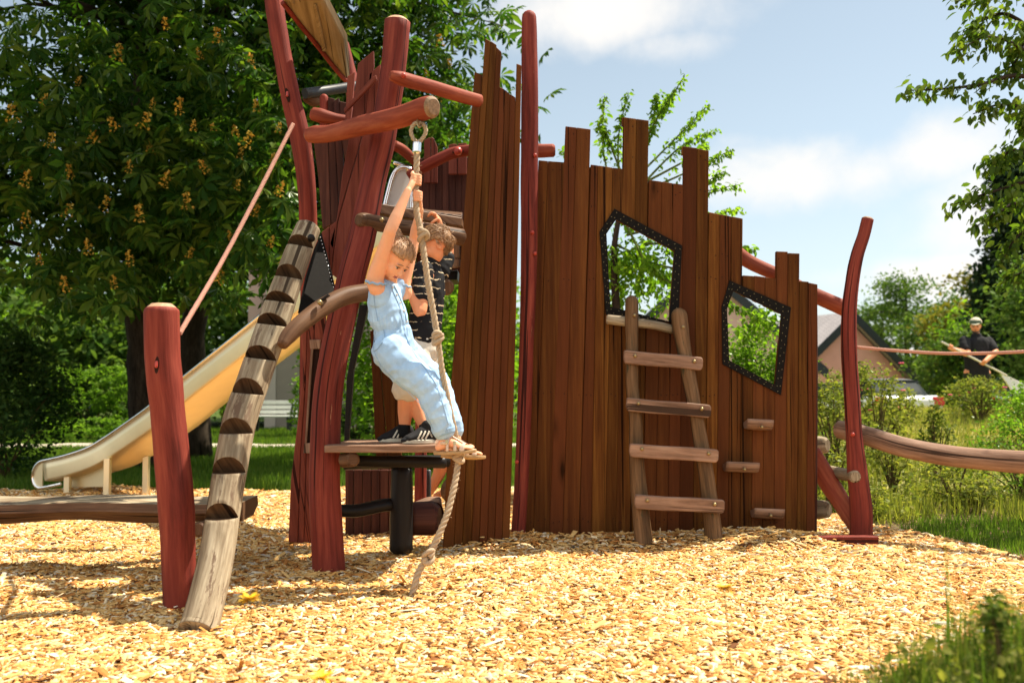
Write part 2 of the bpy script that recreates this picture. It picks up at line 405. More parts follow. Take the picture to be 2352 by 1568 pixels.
M['trouser'] = cloth('dark_trousers', (.03, .035, .02))
M['cap'] = cloth('beige_cap', (.62, .56, .42)); M['capband'] = cloth('green_cap_front', (.09, .13, .09))
M['shoe'] = simple('black_suede', (.018, .018, .02), .75, .2, var=.2); M['sole'] = simple('cream_sole', (.66, .62, .5), .6, .3, var=.06)
M['stripe'] = simple('pale_stripe', (.72, .69, .58), .6, .3, var=.05); M['sock'] = cloth('black_sock', (.012, .012, .013))
M['sandal'] = simple('pale_leather', (.66, .50, .38), .5, .4, var=.08); M['sandalsole'] = simple('tan_sole', (.42, .27, .13), .7, .2, var=.15); M['buckle'] = simple('buckle', (.7, .68, .62), .25, .5, 1)
M['lip'] = simple('lips', (.5, .14, .1), .4, .4, var=.05); M['eyewhite'] = simple('eye_white', (.7, .68, .64), .3, .5, var=.02); M['eyedark'] = simple('dark_iris', (.03, .02, .015), .2, .5, var=.1)
M['brow'] = simple('eyebrow', (.22, .11, .05), .7, .2); M['button'] = simple('pale_button', (.75, .72, .65), .35, .5)
def hairmat(name, c1, c2):
    m, nt, out = newmat(name); vec, _ = coords(nt, 'Object', (160, 160, 18), False)
    a = noise(nt, vec, 1, 4, .6); bsdf(nt, out, ramp(nt, a, [(.3, c1), (.7, c2)]), .42, .5, 0, a, .8, .006); return m
M['hairgirl'] = hairmat('brown_hair', (.24, .115, .05), (.66, .40, .21)); M['hairboy'] = hairmat('fair_brown_hair', (.16, .07, .025), (.52, .30, .14)); M['hairdark'] = hairmat('dark_hair', (.02, .012, .008), (.06, .035, .02))
# striped T-shirt: black with thin broken cream waves
m, nt, out = newmat('striped_tshirt'); tc = N(nt, 'ShaderNodeTexCoord').outputs['Object']
mp = N(nt, 'ShaderNodeMapping'); mp.inputs['Scale'].default_value = (1, 1, 1); L(nt, tc, mp.inputs[0])
sx = N(nt, 'ShaderNodeSeparateXYZ'); L(nt, mp.outputs[0], sx.inputs[0])
w = noise(nt, mp.outputs[0], 22, 3, .6); z = math_n(nt, 'ADD', math_n(nt, 'MULTIPLY', sx.outputs[2], 21.0), math_n(nt, 'MULTIPLY', w, .75))
fr = math_n(nt, 'FRACT', z); band = math_n(nt, 'LESS_THAN', fr, .10); brk = math_n(nt, 'GREATER_THAN', noise(nt, mp.outputs[0], 11, 2, .5), .43)
c = mix(nt, math_n(nt, 'MULTIPLY', band, brk), (.014, .014, .016), (.72, .58, .38)); bsdf(nt, out, c, .8, .15); M['blacktee'] = m
# leaves
M['chestnut'] = leafmat('chestnut_leaf', [(.018, .05, .010), (.03, .075, .014), (.055, .11, .018), (.12, .165, .03)], .5, (1.5, 1.75, .5))
M['blossom'] = leafmat('ochre_blossom', [(.36, .19, .03), (.48, .30, .05), (.6, .43, .09)], .35, (1.2, 1.0, .6))
M['hedge'] = leafmat('hedge_leaf', [(.09, .17, .025), (.14, .25, .035), (.21, .32, .05)], .55, (1.4, 1.6, .45))
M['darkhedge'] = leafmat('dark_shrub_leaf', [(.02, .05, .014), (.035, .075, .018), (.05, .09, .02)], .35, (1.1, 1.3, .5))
M['young'] = leafmat('young_leaf', [(.08, .16, .022), (.14, .25, .035), (.21, .32, .05)], .62, (1.55, 1.7, .4))
M['cherry'] = leafmat('cherry_leaf', [(.05, .10, .02), (.09, .15, .028), (.15, .20, .04)], .5, (1.5, 1.6, .45))
M['rose'] = leafmat('rose_leaf', [(.10, .14, .03), (.19, .22, .05), (.30, .30, .08)], .5, (1.3, 1.35, .5))
M['far'] = leafmat('far_leaf', [(.05, .11, .025), (.085, .15, .035), (.13, .19, .045)], .45, (1.3, 1.4, .5))
M['olive'] = leafmat('olive_leaf', [(.10, .10, .02), (.17, .16, .03), (.22, .20, .04)], .45, (1.3, 1.3, .5))
M['conifer'] = leafmat('conifer_needle', [(.014, .03, .016), (.022, .045, .022), (.035, .06, .026)], .2, (1, 1.1, .7))
M['grass'] = leafmat('grass_blade', [(.07, .14, .02), (.11, .19, .03), (.17, .23, .05)], .5, (1.3, 1.4, .45))
M['straw'] = leafmat('dry_grass', [(.22, .26, .06), (.36, .35, .11), (.5, .45, .18)], .45, (1.2, 1.15, .6))
M['grassdark'] = leafmat('near_grass', [(.045, .085, .015), (.085, .14, .025), (.15, .18, .04), (.24, .21, .08)], .45, (1.3, 1.45, .5))
m, nt, out = newmat('pale_sheet'); d = N(nt, 'ShaderNodeBsdfDiffuse'); d.inputs[0].default_value = (.85, .84, .82, 1); t = N(nt, 'ShaderNodeBsdfTranslucent'); t.inputs[0].default_value = (.8, .79, .77, 1); s = N(nt, 'ShaderNodeMixShader'); s.inputs[0].default_value = .5; L(nt, d.outputs[0], s.inputs[1]); L(nt, t.outputs[0], s.inputs[2]); L(nt, s.outputs[0], out.inputs['Surface']); M['panel'] = m
M['pink'] = simple('pink_petal', (.72, .10, .17), .6, .2, var=.2); M['yellow'] = simple('yellow_petal', (.82, .5, .02), .6, .2, var=.15); M['white'] = simple('white_petal', (.75, .74, .7), .6, .2, var=.05)
M['stem'] = simple('plant_stem', (.10, .07, .03), .8, .1, var=.3); M['greenstem'] = simple('green_stem', (.10, .13, .03), .8, .1, var=.3)
M['bark'] = wood('dark_bark', (.02, .014, .01), (.045, .032, .022), (.08, .06, .042), rough=.9, scale=(9, 2.5, 1), bstr=1, vary=.1)
# chips
m, nt, out = newmat('wood_chip'); g = N(nt, 'ShaderNodeNewGeometry'); rnd = g.outputs['Random Per Island']
c = ramp(nt, rnd, [(0, (.10, .04, .015)), (.02, (.2, .075, .022)), (.07, (.46, .19, .05)), (.2, (.58, .26, .065)), (.42, (.70, .40, .125)), (.68, (.77, .51, .20)), (.86, (.81, .62, .34)), (.95, (.86, .77, .58)), (1, (.5, .44, .36))])
vec, _ = coords(nt, 'POS', (60, 60, 60)); n = noise(nt, vec, 1, 3, .6)
c = mix(nt, .35, c, ramp(nt, n, [(.3, (.55, .5, .42)), (.7, (1, 1, 1))]), 'MULTIPLY'); bsdf(nt, out, c, .8, .15); M['chip'] = m
m, nt, out = newmat('chip_bed'); vec, _ = coords(nt, 'POS', (1, 1.6, 1), False)
v = N(nt, 'ShaderNodeTexVoronoi'); v.inputs['Scale'].default_value = 48; L(nt, vec, v.inputs['Vector'])
sp = N(nt, 'ShaderNodeSeparateColor'); L(nt, v.outputs['Color'], sp.inputs[0])
c = ramp(nt, sp.outputs[0], [(0, (.12, .04, .01)), (.3, (.36, .15, .035)), (.6, (.58, .30, .09)), (1, (.70, .44, .17))])
big = noise(nt, vec, .8, 4, .6); c = mix(nt, 1.0, c, ramp(nt, big, [(.3, (.75, .7, .62)), (.7, (1, 1, 1))]), 'MULTIPLY')
bsdf(nt, out, c, .9, .1, 0, v.outputs['Distance'], .6, .02); M['chipbed'] = m
# lawn / soil sheet
m, nt, out = newmat('lawn_ground'); vec, _ = coords(nt, 'POS', (1, 1, 1), False); px = N(nt, 'ShaderNodeSeparateXYZ'); L(nt, vec, px.inputs[0])
a = noise(nt, vec, 2.2, 6, .65); b = noise(nt, vec, 30, 4, .6)
gcol = ramp(nt, a, [(.3, (.045, .075, .015)), (.55, (.08, .12, .025)), (.75, (.13, .15, .04))]); scol = ramp(nt, a, [(.3, (.24, .25, .06)), (.6, (.44, .41, .15)), (.8, (.3, .32, .08))])
right = N(nt, 'ShaderNodeMapRange'); right.inputs[1].default_value = 1.5; right.inputs[2].default_value = 3.5; L(nt, px.outputs[0], right.inputs[0])
soil = ramp(nt, b, [(.3, (.11, .06, .038)), (.6, (.27, .165, .11)), (.8, (.44, .31, .22))])
near = N(nt, 'ShaderNodeMapRange'); near.inputs[1].default_value = 10.8; near.inputs[2].default_value = 8.6; L(nt, math_n(nt, 'ADD', px.outputs[1], math_n(nt, 'MULTIPLY', a, 1.6)), near.inputs[0])
c = mix(nt, right.outputs[0], gcol, mix(nt, near.outputs[0], scol, soil))
c = mix(nt, .5, c, ramp(nt, b, [(.3, (.5, .5, .5)), (.7, (1, 1, 1))]), 'MULTIPLY'); bsdf(nt, out, c, .95, .05, 0, b, .6, .03); M['lawn'] = m
M['path'] = simple('pale_gravel', (.52, .45, .35), .95, .1, var=.2, scale=20, coord='Object')
M['pinkwall'] = simple('pink_render', (.62, .34, .30), .9, .1, var=.06, scale=3, bstr=.05); M['creamwall'] = simple('beige_render', (.56, .39, .34), .9, .1, var=.06, scale=3, bstr=.05); M['taupe'] = simple('taupe_render', (.27, .235, .19), .9, .1, var=.06, scale=3, bstr=.05); M['corner'] = simple('pale_corner', (.48, .42, .36), .9, .1, var=.05)
M['fascia'] = simple('slate_fascia', (.022, .028, .032), .6, .3, var=.2, scale=4)
m, nt, out = newmat('grey_roof_tiles'); vec, _ = coords(nt, 'Object', (1, 1, 1), False); br = N(nt, 'ShaderNodeTexBrick'); br.inputs['Scale'].default_value = 2.4
for i, cc in (('Color1', (.40, .37, .37)), ('Color2', (.33, .31, .31)), ('Mortar', (.2, .19, .19))): br.inputs[i].default_value = (*cc, 1)
L(nt, vec, br.inputs['Vector']); bsdf(nt, out, br.outputs['Color'], .8, .2); M['tiles'] = m
M['glass'] = simple('window_glass', (.02, .028, .03), .55, .05, 0, var=.05, bstr=0); M['frame'] = simple('window_frame', (.6, .58, .55), .5, .3)
M['carwhite'] = simple('car_paint', (.62, .64, .66), .25, .6, 0, var=.03, bstr=0); M['carblue'] = simple('grey_car_paint', (.16, .2, .23), .25, .6, 0, var=.03, bstr=0); M['taillight'] = simple('tail_light', (.5, .012, .015), .15, .6, var=.05, bstr=0); M['tyre'] = simple('tyre', (.015, .015, .015), .8, .1)
M['whiteslat'] = simple('white_slat', (.72, .73, .68), .55, .3, var=.06, scale=5); M['iron'] = simple('dark_iron', (.02, .022, .02), .5, .4)
M['stone'] = simple('grey_stone', (.12, .105, .09), .9, .1, var=.25, scale=14)
# ---------------------------------------------------------------- helpers in reference coordinates
def DP(lst, D):
    """list of (px,py) -> points, D constant or function or per point"""
    return [P(a[0], a[1], a[2] if len(a) > 2 else (D(a[0], a[1]) if callable(D) else D)) for a in lst]
def log(name, nodes, mat, parent, D=None, rough=.05, cap=(1, 1), seg=18, capmi=None, mats=None, org=None, chamfer=.8, **kw):
    """nodes: (px,py,width_px[,D])"""
    mb = MB(); pts = []; rr = []
    for q in nodes:
        d = q[3] if len(q) > 3 else D
        pts.append(P(q[0], q[1], d)); rr.append(R(q[2], d))
    mb.tube(pts, rr, seg=seg, cap=cap, rough=rough, capmi=capmi, chamfer=chamfer, n=max(8, len(pts)*5), **kw)
    return mb.build(name, mats or mat, parent, org)
def bolt(c, nrm, r, mat, parent, name='bolt', slot=None):
    mb = MB(); nrm = V(nrm).normalized(); mb.tube([V(c)-nrm*.01, V(c)+nrm*r*.35], [r, r], seg=12, cap=(0, 2), spl=False)
    o = mb.build(name, mat, parent); return o
def plank_poly(mb, pts, D, th=.03, bevel=.004, mi=0):
    q = DP(pts, D); mb.prism(q, (0, th, 0), bevel, mi, grain=(0, 0, 1))
def strands(path, rad, turns_per_m, n_st=3, seg=8, seed=0, mb=None, fuzz=0):
    """laid rope: helical strands round a path"""
    mb = mb or MB(); L_ = sum((V(path[i+1])-V(path[i])).length for i in range(len(path)-1))
    n = max(20, int(L_*turns_per_m*9)); pts = catmull(path, n)
    t = (pts[1]-pts[0]).normalized(); a = V((1, 0, 0)) if abs(t.x) < .8 else V((0, 1, 0)); fr = []; l = 0
    for i, p in enumerate(pts):
        t = (pts[min(i+1, n-1)]-pts[max(i-1, 0)]).normalized(); a = (a-t*a.dot(t)).normalized(); b = t.cross(a)
        if i: l += (p-pts[i-1]).length
        fr.append((p, a.copy(), b, l))
    for k in range(n_st):
        pp = [p+(a*math.cos(6.283*(k/n_st+l*turns_per_m))+b*math.sin(6.283*(k/n_st+l*turns_per_m)))*rad*.5 for p, a, b, l in fr]
        mb.tube(pp, [rad*.57, rad*.57], seg=seg, spl=True, n=n, cap=(2, 2), rough=.12)
    if fuzz:
        for _ in range(fuzz):
            p, a, b, l = random.choice(fr); an = random.uniform(0, 6.28); d = a*math.cos(an)+b*math.sin(an)
            q = p+d*rad*.9; e = q+d*random.uniform(.004, .016)+V((0, 0, random.uniform(-.012, .012)))
            mb.tube([q, (q+e)/2+V((0, 0, .003)), e], [.0009, .0006], seg=4, n=4, cap=(0, 0))
    return mb
# ================================================================ climbing tower
tower = thing('climbing_tower', (-.6, 6.0, gzf(-.6, 6)), 'red stained timber climbing tower of crooked logs and fanned planks, where the children climb', 'climbing frame')
log('post', [(757, 1335, 75, 5.5), (746, 1134, 72, 5.5), (748, 1009, 69, 5.52), (753, 909, 67, 5.55), (768, 809, 66, 5.58), (806, 642, 65, 5.65), (832, 542, 63, 5.7), (857, 417, 59, 5.75), (878, 330, 58, 5.75), (890, 250, 60, 5.75), (904, 150, 59, 5.75), (913, 50, 60, 5.75)], M['red'], tower, rough=.035, seg=24, capmi=1, mats=[M['red'], M['cutred']], chamfer=.95)
log('post', [(706, 1240, 46, 6.5), (712, 700, 44, 6.4), (709, 560, 42, 6.35), (704, 430, 42, 6.3), (690, 320, 48, 6.28), (667, 220, 45, 6.25), (646, 110, 42, 6.25), (631, 20, 43, 6.25), (617, -90, 40, 6.25)], M['red'], tower, rough=.04, seg=20)
log('post', [(826, 330, 38, 7.2), (812, 215, 36, 7.2), (797, 150, 33, 7.2), (788, 105, 29, 7.2)], M['red'], tower, rough=.04, cap=(0, 2))
log('post', [(1188, 1255, 34, 6.62), (1196, 1134, 32, 6.62), (1203, 984, 33, 6.62), (1209, 800, 33, 6.6), (1215, 600, 38, 6.6), (1216, 400, 40, 6.6), (1217, 250, 40, 6.6), (1216, 100, 37, 6.6), (1215, 41, 34, 6.6)], M['red'], tower, rough=.035, cap=(0, 2), seg=20)
for px, py in ((1223, 534), (1229, 357), (1229, 582), (1187, 1060)): bolt(P(px, py, 6.54), (0, -1, 0), .013, M['redcap'], tower)
# dark ovals laid on the wood stand in for shaded bolt slots
def slot(px, py, D, w, h, tilt, parent):
    c = P(px, py, D); mb = MB(); a = math.radians(tilt)
    poly = [c+V((math.cos(t)*R(w, D)*math.cos(a)-math.sin(t)*R(h, D)*math.sin(a), 0, math.sin(t)*R(h, D)*math.cos(a)+math.cos(t)*R(w, D)*math.sin(a))) for t in [i*math.pi/8 for i in range(16)]]
    mb.prism(poly, (0, .02, 0), .001); o = mb.build('bolt_slot_shade', M['slot'], parent)
    mb = MB(); mb.tube([c+V((0, -.006, -R(h, D)*.15)), c+V((0, -.003, R(h, D)*.3))], [R(w, D)*.7]*2, seg=8, cap=(2, 2), n=3); mb.build('bolt', M['redcap'], parent)
slot(660, 218, 6.18, 9, 34, 12, tower)
# front beam carrying the rope, and the short log behind it
log('beam', [(709, 311, 34, 5.95), (726, 309, 41, 5.92), (763, 306, 41, 5.8), (838, 287, 46, 5.55), (913, 271, 51, 5.27), (975, 249, 54, 5.1), (992, 246, 52, 5.06)], M['redlog'], tower, rough=.05, seg=22, capmi=1, mats=[M['redlog'], M['endgrain']])
log('beam', [(718, 262, 30, 6.12), (735, 266, 34, 6.12), (770, 273, 26, 6.15), (810, 279, 24, 6.2)], M['redlog'], tower, rough=.06)
log('rail', [(898, 174, 24, 5.52), (925, 182, 34, 5.56), (990, 200, 32, 5.75), (1050, 218, 31, 5.92), (1100, 232, 30, 6.05)], M['redlog'], tower, rough=.05, seg=20)
bolt(P(927, 174, 5.49), (-.2, -1, .15), .014, M['redcap'], tower)
log('rail', [(905, 334, 24, 6.9), (925, 345, 24, 6.95), (955, 372, 22, 7.1)], M['redlog'], tower)
log('rail', [(940, 404, 24, 6.8), (963, 390, 26, 6.8), (1000, 370, 27, 6.75), (1040, 352, 27, 6.75), (1095, 343, 26, 6.7)], M['red'], tower, rough=.05)
slot(1052, 348, 6.66, 28, 7, 8, tower)
log('rail', [(1205, 347, 33, 6.85), (1240, 347, 33, 6.85), (1271, 346, 31, 6.85)], M['redlog'], tower, rough=.05)
# pale roof board seen from below, with battens
roof_d = lambda x, y: 5.75+(y+30)/230*1.1
mb = MB(); q = DP([(640, -40), (722, -40), (790, 92), (797, 186), (778, 166), (728, 102), (690, 56), (651, 6)], roof_d); mb.prism(q, V((.02, .02, .045)), .006, grain=q[2]-q[1])
rb = mb.build('roof_board', M['board'], tower)
mb = MB(); e = DP([(651, 6), (690, 56), (728, 102), (778, 166), (797, 186)], roof_d)
mb.tube([p+V((0, -.012, -.008)) for p in e], [.016]*2, seg=8, n=12, cap=(1, 1)); mb.build('roof_edge', M['red'], tower)
for pts in (((723, 17), (731, 14), (753, 119), (744, 122)), ((661, -22), (680, -22), (678, 16), (664, 2))):
    mb = MB(); q = [p+V((0, -.012, 0)) for p in DP(pts, roof_d)]; mb.prism(q, V((0, -.055, -.012)), .004, grain=q[2]-q[1]); mb.build('batten', M['board'], tower)
mb = MB(); a = DP([(676, -40), (692, 10), (707, 42), (735, 70), (780, 118)], roof_d); mb.tube([p+V((0, -.004, -.001)) for p in a], [.0035]*2, seg=6, n=20); mb.build('board_gap', M['slot'], tower)
# grey tube poking out at the top left
mb = MB(); mb.tube([P(700, 215, 6.3), P(760, 207, 6.45), P(830, 196, 6.6)], [R(24, 6.3)]*2, seg=20, cap=(0, 0)); tb = mb.build('tube', M['tubegrey'], tower)
mb = MB(); mb.tube([P(704, 227, 6.36), P(722, 232, 6.4), P(745, 226, 6.45)], [R(18, 6.4), R(26, 6.4), R(16, 6.4)], seg=12, cap=(2, 2), rough=.25); mb.build('bracket', M['beam'], tower)
log('post', [(746, 330, 22, 6.25), (745, 270, 22, 6.25), (744, 226, 20, 6.25)], M['red'], tower, cap=(0, 2))
# plank panels left of the leaning post
def panel(polys, mat, D, th=.032, name='plank_panel'):
    mb = MB()
    for p in polys: plank_poly(mb, p, D, th)
    return mb.build(name, mat, tower)
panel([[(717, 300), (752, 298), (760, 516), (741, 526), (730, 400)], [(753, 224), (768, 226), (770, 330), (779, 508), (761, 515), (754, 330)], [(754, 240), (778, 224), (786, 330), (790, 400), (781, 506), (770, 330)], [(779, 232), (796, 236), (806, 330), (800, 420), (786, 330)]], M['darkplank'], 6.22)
panel([[(822, 146), (858, 116), (859, 150), (846, 225), (836, 290), (822, 345), (800, 420), (776, 505), (766, 575), (757, 560), (774, 500), (786, 400), (799, 330), (810, 250)],
       [(848, 170), (874, 147), (868, 230), (852, 320), (838, 390), (812, 490), (776, 640), (762, 630), (767, 576), (778, 505), (802, 420), (824, 345), (838, 290)],
       [(738, 533), (756, 520), (756, 600), (764, 632), (758, 634), (748, 580)], [(757, 519), (773, 507), (766, 576), (761, 628), (757, 600)]], M['redplank'], 6.0)
panel([[(798, 175), (815, 165), (808, 250), (800, 318), (790, 318)]], M['redplank'], 6.1)
mb = MB(); q = DP([(791, 254), (858, 180), (866, 177), (867, 186), (800, 256), (793, 262)], 5.97); mb.prism(q, (0, -.035, 0), .004, grain=q[1]-q[0]); mb.build('batten', M['redplank'], tower)
# lower left panel with the dark slit
pl = lambda x, y: 6.2+(y-700)/550*.22
panel([[(690, 690), (706, 690), (704, 800), (700, 900), (690, 1040), (683, 1257), (662, 1247), (668, 1100), (680, 1000), (696, 860)],
       [(707, 690), (724, 690), (720, 800), (712, 900), (703, 1040), (697, 1262), (684, 1258), (691, 1040), (701, 900), (705, 800)],
       [(725, 690), (748, 690), (746, 800), (738, 900), (728, 1040), (722, 1266), (698, 1262), (704, 1040), (713, 900), (721, 800)]], M['redplank'], pl)
mb = MB(); q = DP([(719, 800), (733, 800), (724, 910), (714, 1018), (703, 1020), (711, 905)], lambda x, y: pl(x, y)-.012); mb.prism(q, (0, .02, 0), .002); mb.build('slit_shade', M['slot'], tower)  # dark slab laid on the planks, standing in for the shaded slit
mb = MB()
for s in (((711, 780), (735, 780), (734, 801), (712, 801)), ((699, 1017), (714, 1017), (711, 1041), (697, 1040))): q = DP(s, lambda x, y: pl(x, y)-.03); mb.prism(q, (0, .03, 0), .003)
q = DP([(714, 800), (719, 800), (704, 1018), (700, 1018)], lambda x, y: pl(x, y)-.03); mb.prism(q, (0, .03, 0), .002); mb.build('slit_frame', M['rung'], tower)
# black rubber sheet between climbing log and post
mb = MB(); q = DP([(738, 534, 5.95), (771, 664, 5.8), (752, 692, 5.7), (690, 728, 5.5), (684, 718, 5.5), (700, 640, 5.8), (722, 570, 5.95)], 5.9); mb.prism(q, (0, .012, 0), .002)
k = len(mb.v)
for i in range(15): t = i/14; mb.ball(P(739+30*t-3, 545+115*t, 5.94-.14*t), .005, 6, 4, 1)
for i in range(9): t = i/8; mb.ball(P(766-62*t, 672+46*t, 5.77-.2*t), .005, 6, 4, 1)
mb.build('rubber_sheet', [M['rubber'], M['chrome']], tower)
# right plank panel of the tower
pd = lambda x, y: 6.2+(x-1020)/170*.2
edges_top = [(1090, 165, 172), (1112, 88, 95), (1126, 94, 103), (1141, 108, 119), (1153, 199, 206), (1165, 206, 217), (1176, 216, 224), (1187, 146, 150), (1198, 150, 150)]
lower = lambda s: (1016+(1172-1016)*s, 1290-45*s)
midl = lambda s, y: None
mb = MB(); n = 8
def ledge(y): return np.interp(y, [88, 165, 360, 500, 760, 900, 1290], [1097, 1090, 1075, 1065, 1045, 1035, 1015])
def redge(y): return np.interp(y, [88, 150, 560, 1000, 1290], [1200, 1198, 1190, 1178, 1169])
for i in range(n):
    s0, s1 = i/n, (i+1)/n-.006
    x0, x1 = edges_top[i][0], edges_top[i+1][0]; y0 = edges_top[i][1]; y1 = edges_top[i][2]
    sp_ = lambda q: (edges_top[q][0]-1090)/108*.55+q/n*.45
    s0, s1 = sp_(i), sp_(i+1)-.0022
    L0 = lambda s, y: ledge(y)+(redge(y)-ledge(y))*s
    ys = (y0, 360, 500, 760, 900)
    pts = [(L0(s0, y0), y0), (L0(s1, y0), y1)]+[(L0(s1, y), y) for y in (360, 500, 760, 900)]+[(L0(s1, 1290-45*s1), 1290-45*s1), (L0(s0, 1290-45*s0), 1290-45*s0)]+[(L0(s0, y), y) for y in (900, 760, 500, 360)]
    plank_poly(mb, pts, lambda x, y: pd(x, y)+(.004 if i % 2 else 0), .035)
    if i: plank_poly(mb, [(L0(s0, max(y0, edges_top[i-1][2])+8)-5, max(y0, edges_top[i-1][2])+8), (L0(s0, max(y0, edges_top[i-1][2])+8)+5, max(y0, edges_top[i-1][2])+8), (L0(s0, 500)+5, 500), (L0(s0, 900)+5, 900), (L0(s0, 1240)+5, 1240), (L0(s0, 1240)-5, 1240), (L0(s0, 900)-5, 900), (L0(s0, 500)-5, 500)], lambda x, y: pd(x, y)+.044, .008, 0)
pp = mb.build('plank_panel', M['plank'], tower)
# interior: back panels, platforms, logs
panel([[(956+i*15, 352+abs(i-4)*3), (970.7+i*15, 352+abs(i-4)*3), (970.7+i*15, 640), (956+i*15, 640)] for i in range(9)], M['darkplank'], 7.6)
panel([[(974, 322), (985, 316), (989, 316), (989, 420), (974, 420)], [(990, 314), (997, 318), (1005, 338), (1005, 420), (990, 420)], [(1030, 334), (1038, 330), (1050, 331), (1050, 400), (1030, 400)], [(1052, 330), (1072, 328), (1072, 400), (1052, 400)]], M['redplank'], 7.5)
log('beam', [(826, 505, 30, 5.62), (840, 507, 38, 5.66), (900, 519, 36, 5.75), (980, 530, 38, 5.88), (1060, 545, 40, 6.0)], M['beam'], tower, rough=.05, seg=20)
bolt(P(877, 505, 5.62), (-.1, -1, .1), .013, M['bolt'], tower)
mb = MB(); q = [P(858, 481, 5.72), P(878, 468, 5.75), P(1062, 500, 6.05), P(1062, 520, 6.05), P(862, 489, 5.72)]; mb.prism(q, (0, .14, 0), .005, grain=(1, 0, 0))
q = [P(858, 481, 5.95), P(1060, 510, 6.15), P(1062, 500, 7.5), P(860, 482, 7.5)]; mb.prism(q, (0, 0, .04), .004, grain=(1, 0, 0)); mb.build('platform', M['beam'], tower)
panel([[(1005, 560), (1056, 562), (1056, 592), (1005, 594)], [(1003, 596), (1056, 594), (1056, 612), (1003, 622)]], M['rung'], 6.3)
log('beam', [(985, 652, 40, 6.5), (1010, 656, 40, 6.3), (1026, 660, 38, 6.2)], M['beam'], tower, cap=(1, 1))
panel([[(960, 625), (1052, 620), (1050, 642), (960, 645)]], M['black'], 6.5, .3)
log('beam', [(648, 792, 26, 4.98), (662, 772, 38, 5.02), (690, 744, 41, 5.08), (738, 708, 42, 5.2), (788, 682, 42, 5.32), (838, 672, 42, 5.42), (905, 667, 36, 5.5), (944, 661, 30, 5.55)], M['beam'], tower, rough=.04, seg=20)
mb = MB(); q = DP([(684, 722), (754, 674), (757, 678), (688, 728)], 5.16); mb.prism(q, (0, .03, 0), .003); mb.build('clamp_strip', M['black'], tower); bolt(P(735, 695, 5.12), (-.2, -1, .3), .014, M['bolt'], tower)
# lower platform
mb = MB(); zt = P(870, 1021.5, 5.35).z
for i in range(4):
    y0 = 5.35+i*.165; mb.box((-.69+.012*i, y0+.08, zt-.021), (.315, 0, 0), (0, .079, 0), (0, 0, .02), .004)
mb.build('platform', M['rung'], tower)
log('beam', [(786, 1057, 33, 5.42), (806, 1055, 35, 5.4), (810, 1055, 34, 5.38)], M['beam'], tower, cap=(0, 1)) 
log('beam', [(800, 1058, 26, 5.62), (905, 1060, 26, 5.62), (1022, 1062, 26, 5.62)], M['black'], tower)
log('beam', [(792, 1064, 30, 6.0), (905, 1060, 28, 6.0), (1030, 1058, 28, 6.05)], M['black'], tower)
log('post', [(921, 1262, 54, 6.0), (922, 1160, 53, 6.0), (923, 1077, 48, 6.0)], M['black'], tower, rough=.03, seg=10)
log('beam', [(782, 1172, 28, 5.8), (820, 1172, 30, 5.85), (880, 1160, 30, 5.95), (925, 1158, 30, 6.05)], M['black'], tower, rough=.06)
log('beam', [(940, 1192, 78, 6.15), (990, 1190, 80, 6.2), (1000, 1190, 74, 6.2)], M['darkplank'], tower, rough=.08, seg=14)
log('beam', [(950, 1172, 34, 6.4), (985, 1160, 38, 6.4), (1010, 1156, 34, 6.4)], M['rung'], tower, rough=.06)
log('post', [(965, 1270, 27, 6.9), (966, 1100, 27, 6.9), (968, 820, 26, 6.9), (966, 700, 26, 6.9)], M['red'], tower)
log('post', [(984, 1250, 12, 7.0), (984, 1080, 12, 7.0)], M['tubegrey'], tower)
panel([[(850, 760), (866, 755), (888, 1020), (905, 1255), (884, 1258), (862, 1020)], [(867, 755), (906, 750), (920, 1018), (938, 1252), (906, 1254), (889, 1018)]], M['plank'], 7.1)
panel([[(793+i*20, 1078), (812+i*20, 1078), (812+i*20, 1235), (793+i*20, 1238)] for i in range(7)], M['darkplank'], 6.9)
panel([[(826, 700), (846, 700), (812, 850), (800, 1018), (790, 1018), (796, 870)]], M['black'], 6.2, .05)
# chain links and slip of bark left off
# ================================================================ castle wall
wall = thing('castle_wall', (.75, 6.7, gzf(.75, 6.7)), 'brown plank castle wall with battlements and two crooked window openings, right of the tower', 'play wall')
PL = [(1237, 1258, 368, 370), (1259, 1298, 370, 373), (1299, 1324.5, 290, 293), (1325, 1356, 293, 297), (1357, 1373, 378, 380), (1374, 1406.5, 380, 385), (1407.5, 1431, 385, 388), (1432, 1461.5, 269, 273), (1462, 1490, 273, 277),
      (1490.5, 1519.5, 413, 417), (1520.5, 1545.5, 417, 421), (1546.5, 1569, 421, 424), (1570, 1600.5, 336, 340), (1601.5, 1628, 341, 346), (1628.5, 1653, 487, 492), (1654, 1679.5, 492, 497), (1680.5, 1706, 497, 502),
      (1706.5, 1731.5, 632, 634), (1732.5, 1756.5, 633, 636), (1757.5, 1782, 636, 640), (1783, 1809, 577, 578), (1810, 1836, 581, 582), (1837, 1857, 645, 647), (1858, 1878, 649, 653)]
bx = [1201, 1224, 1260, 1291, 1329, 1358, 1390, 1414, 1447, 1476, 1505, 1533, 1560, 1592, 1619, 1645, 1672, 1699, 1725, 1751, 1777, 1804, 1830, 1852, 1872]
WD = 6.72
W1o = [(1411, 479.5), (1567, 564), (1558, 742), (1532, 757), (1392, 722), (1377, 532)]
W1i = [(1415, 504), (1550, 576), (1537, 738), (1402, 704), (1393, 537)]
W2o = [(1676, 644), (1817, 706), (1794, 907), (1660, 836), (1658, 704)]
W2i = [(1685, 667), (1796, 721), (1781, 884), (1675, 827), (1670, 709)]
def cutter(wi):
    cb = MB(); cb.prism([p-V((0, .2, 0)) for p in DP(wi, WD)], (0, .5, 0), 0); return cb.mesh('cut', [])
bmw = bmesh.new()
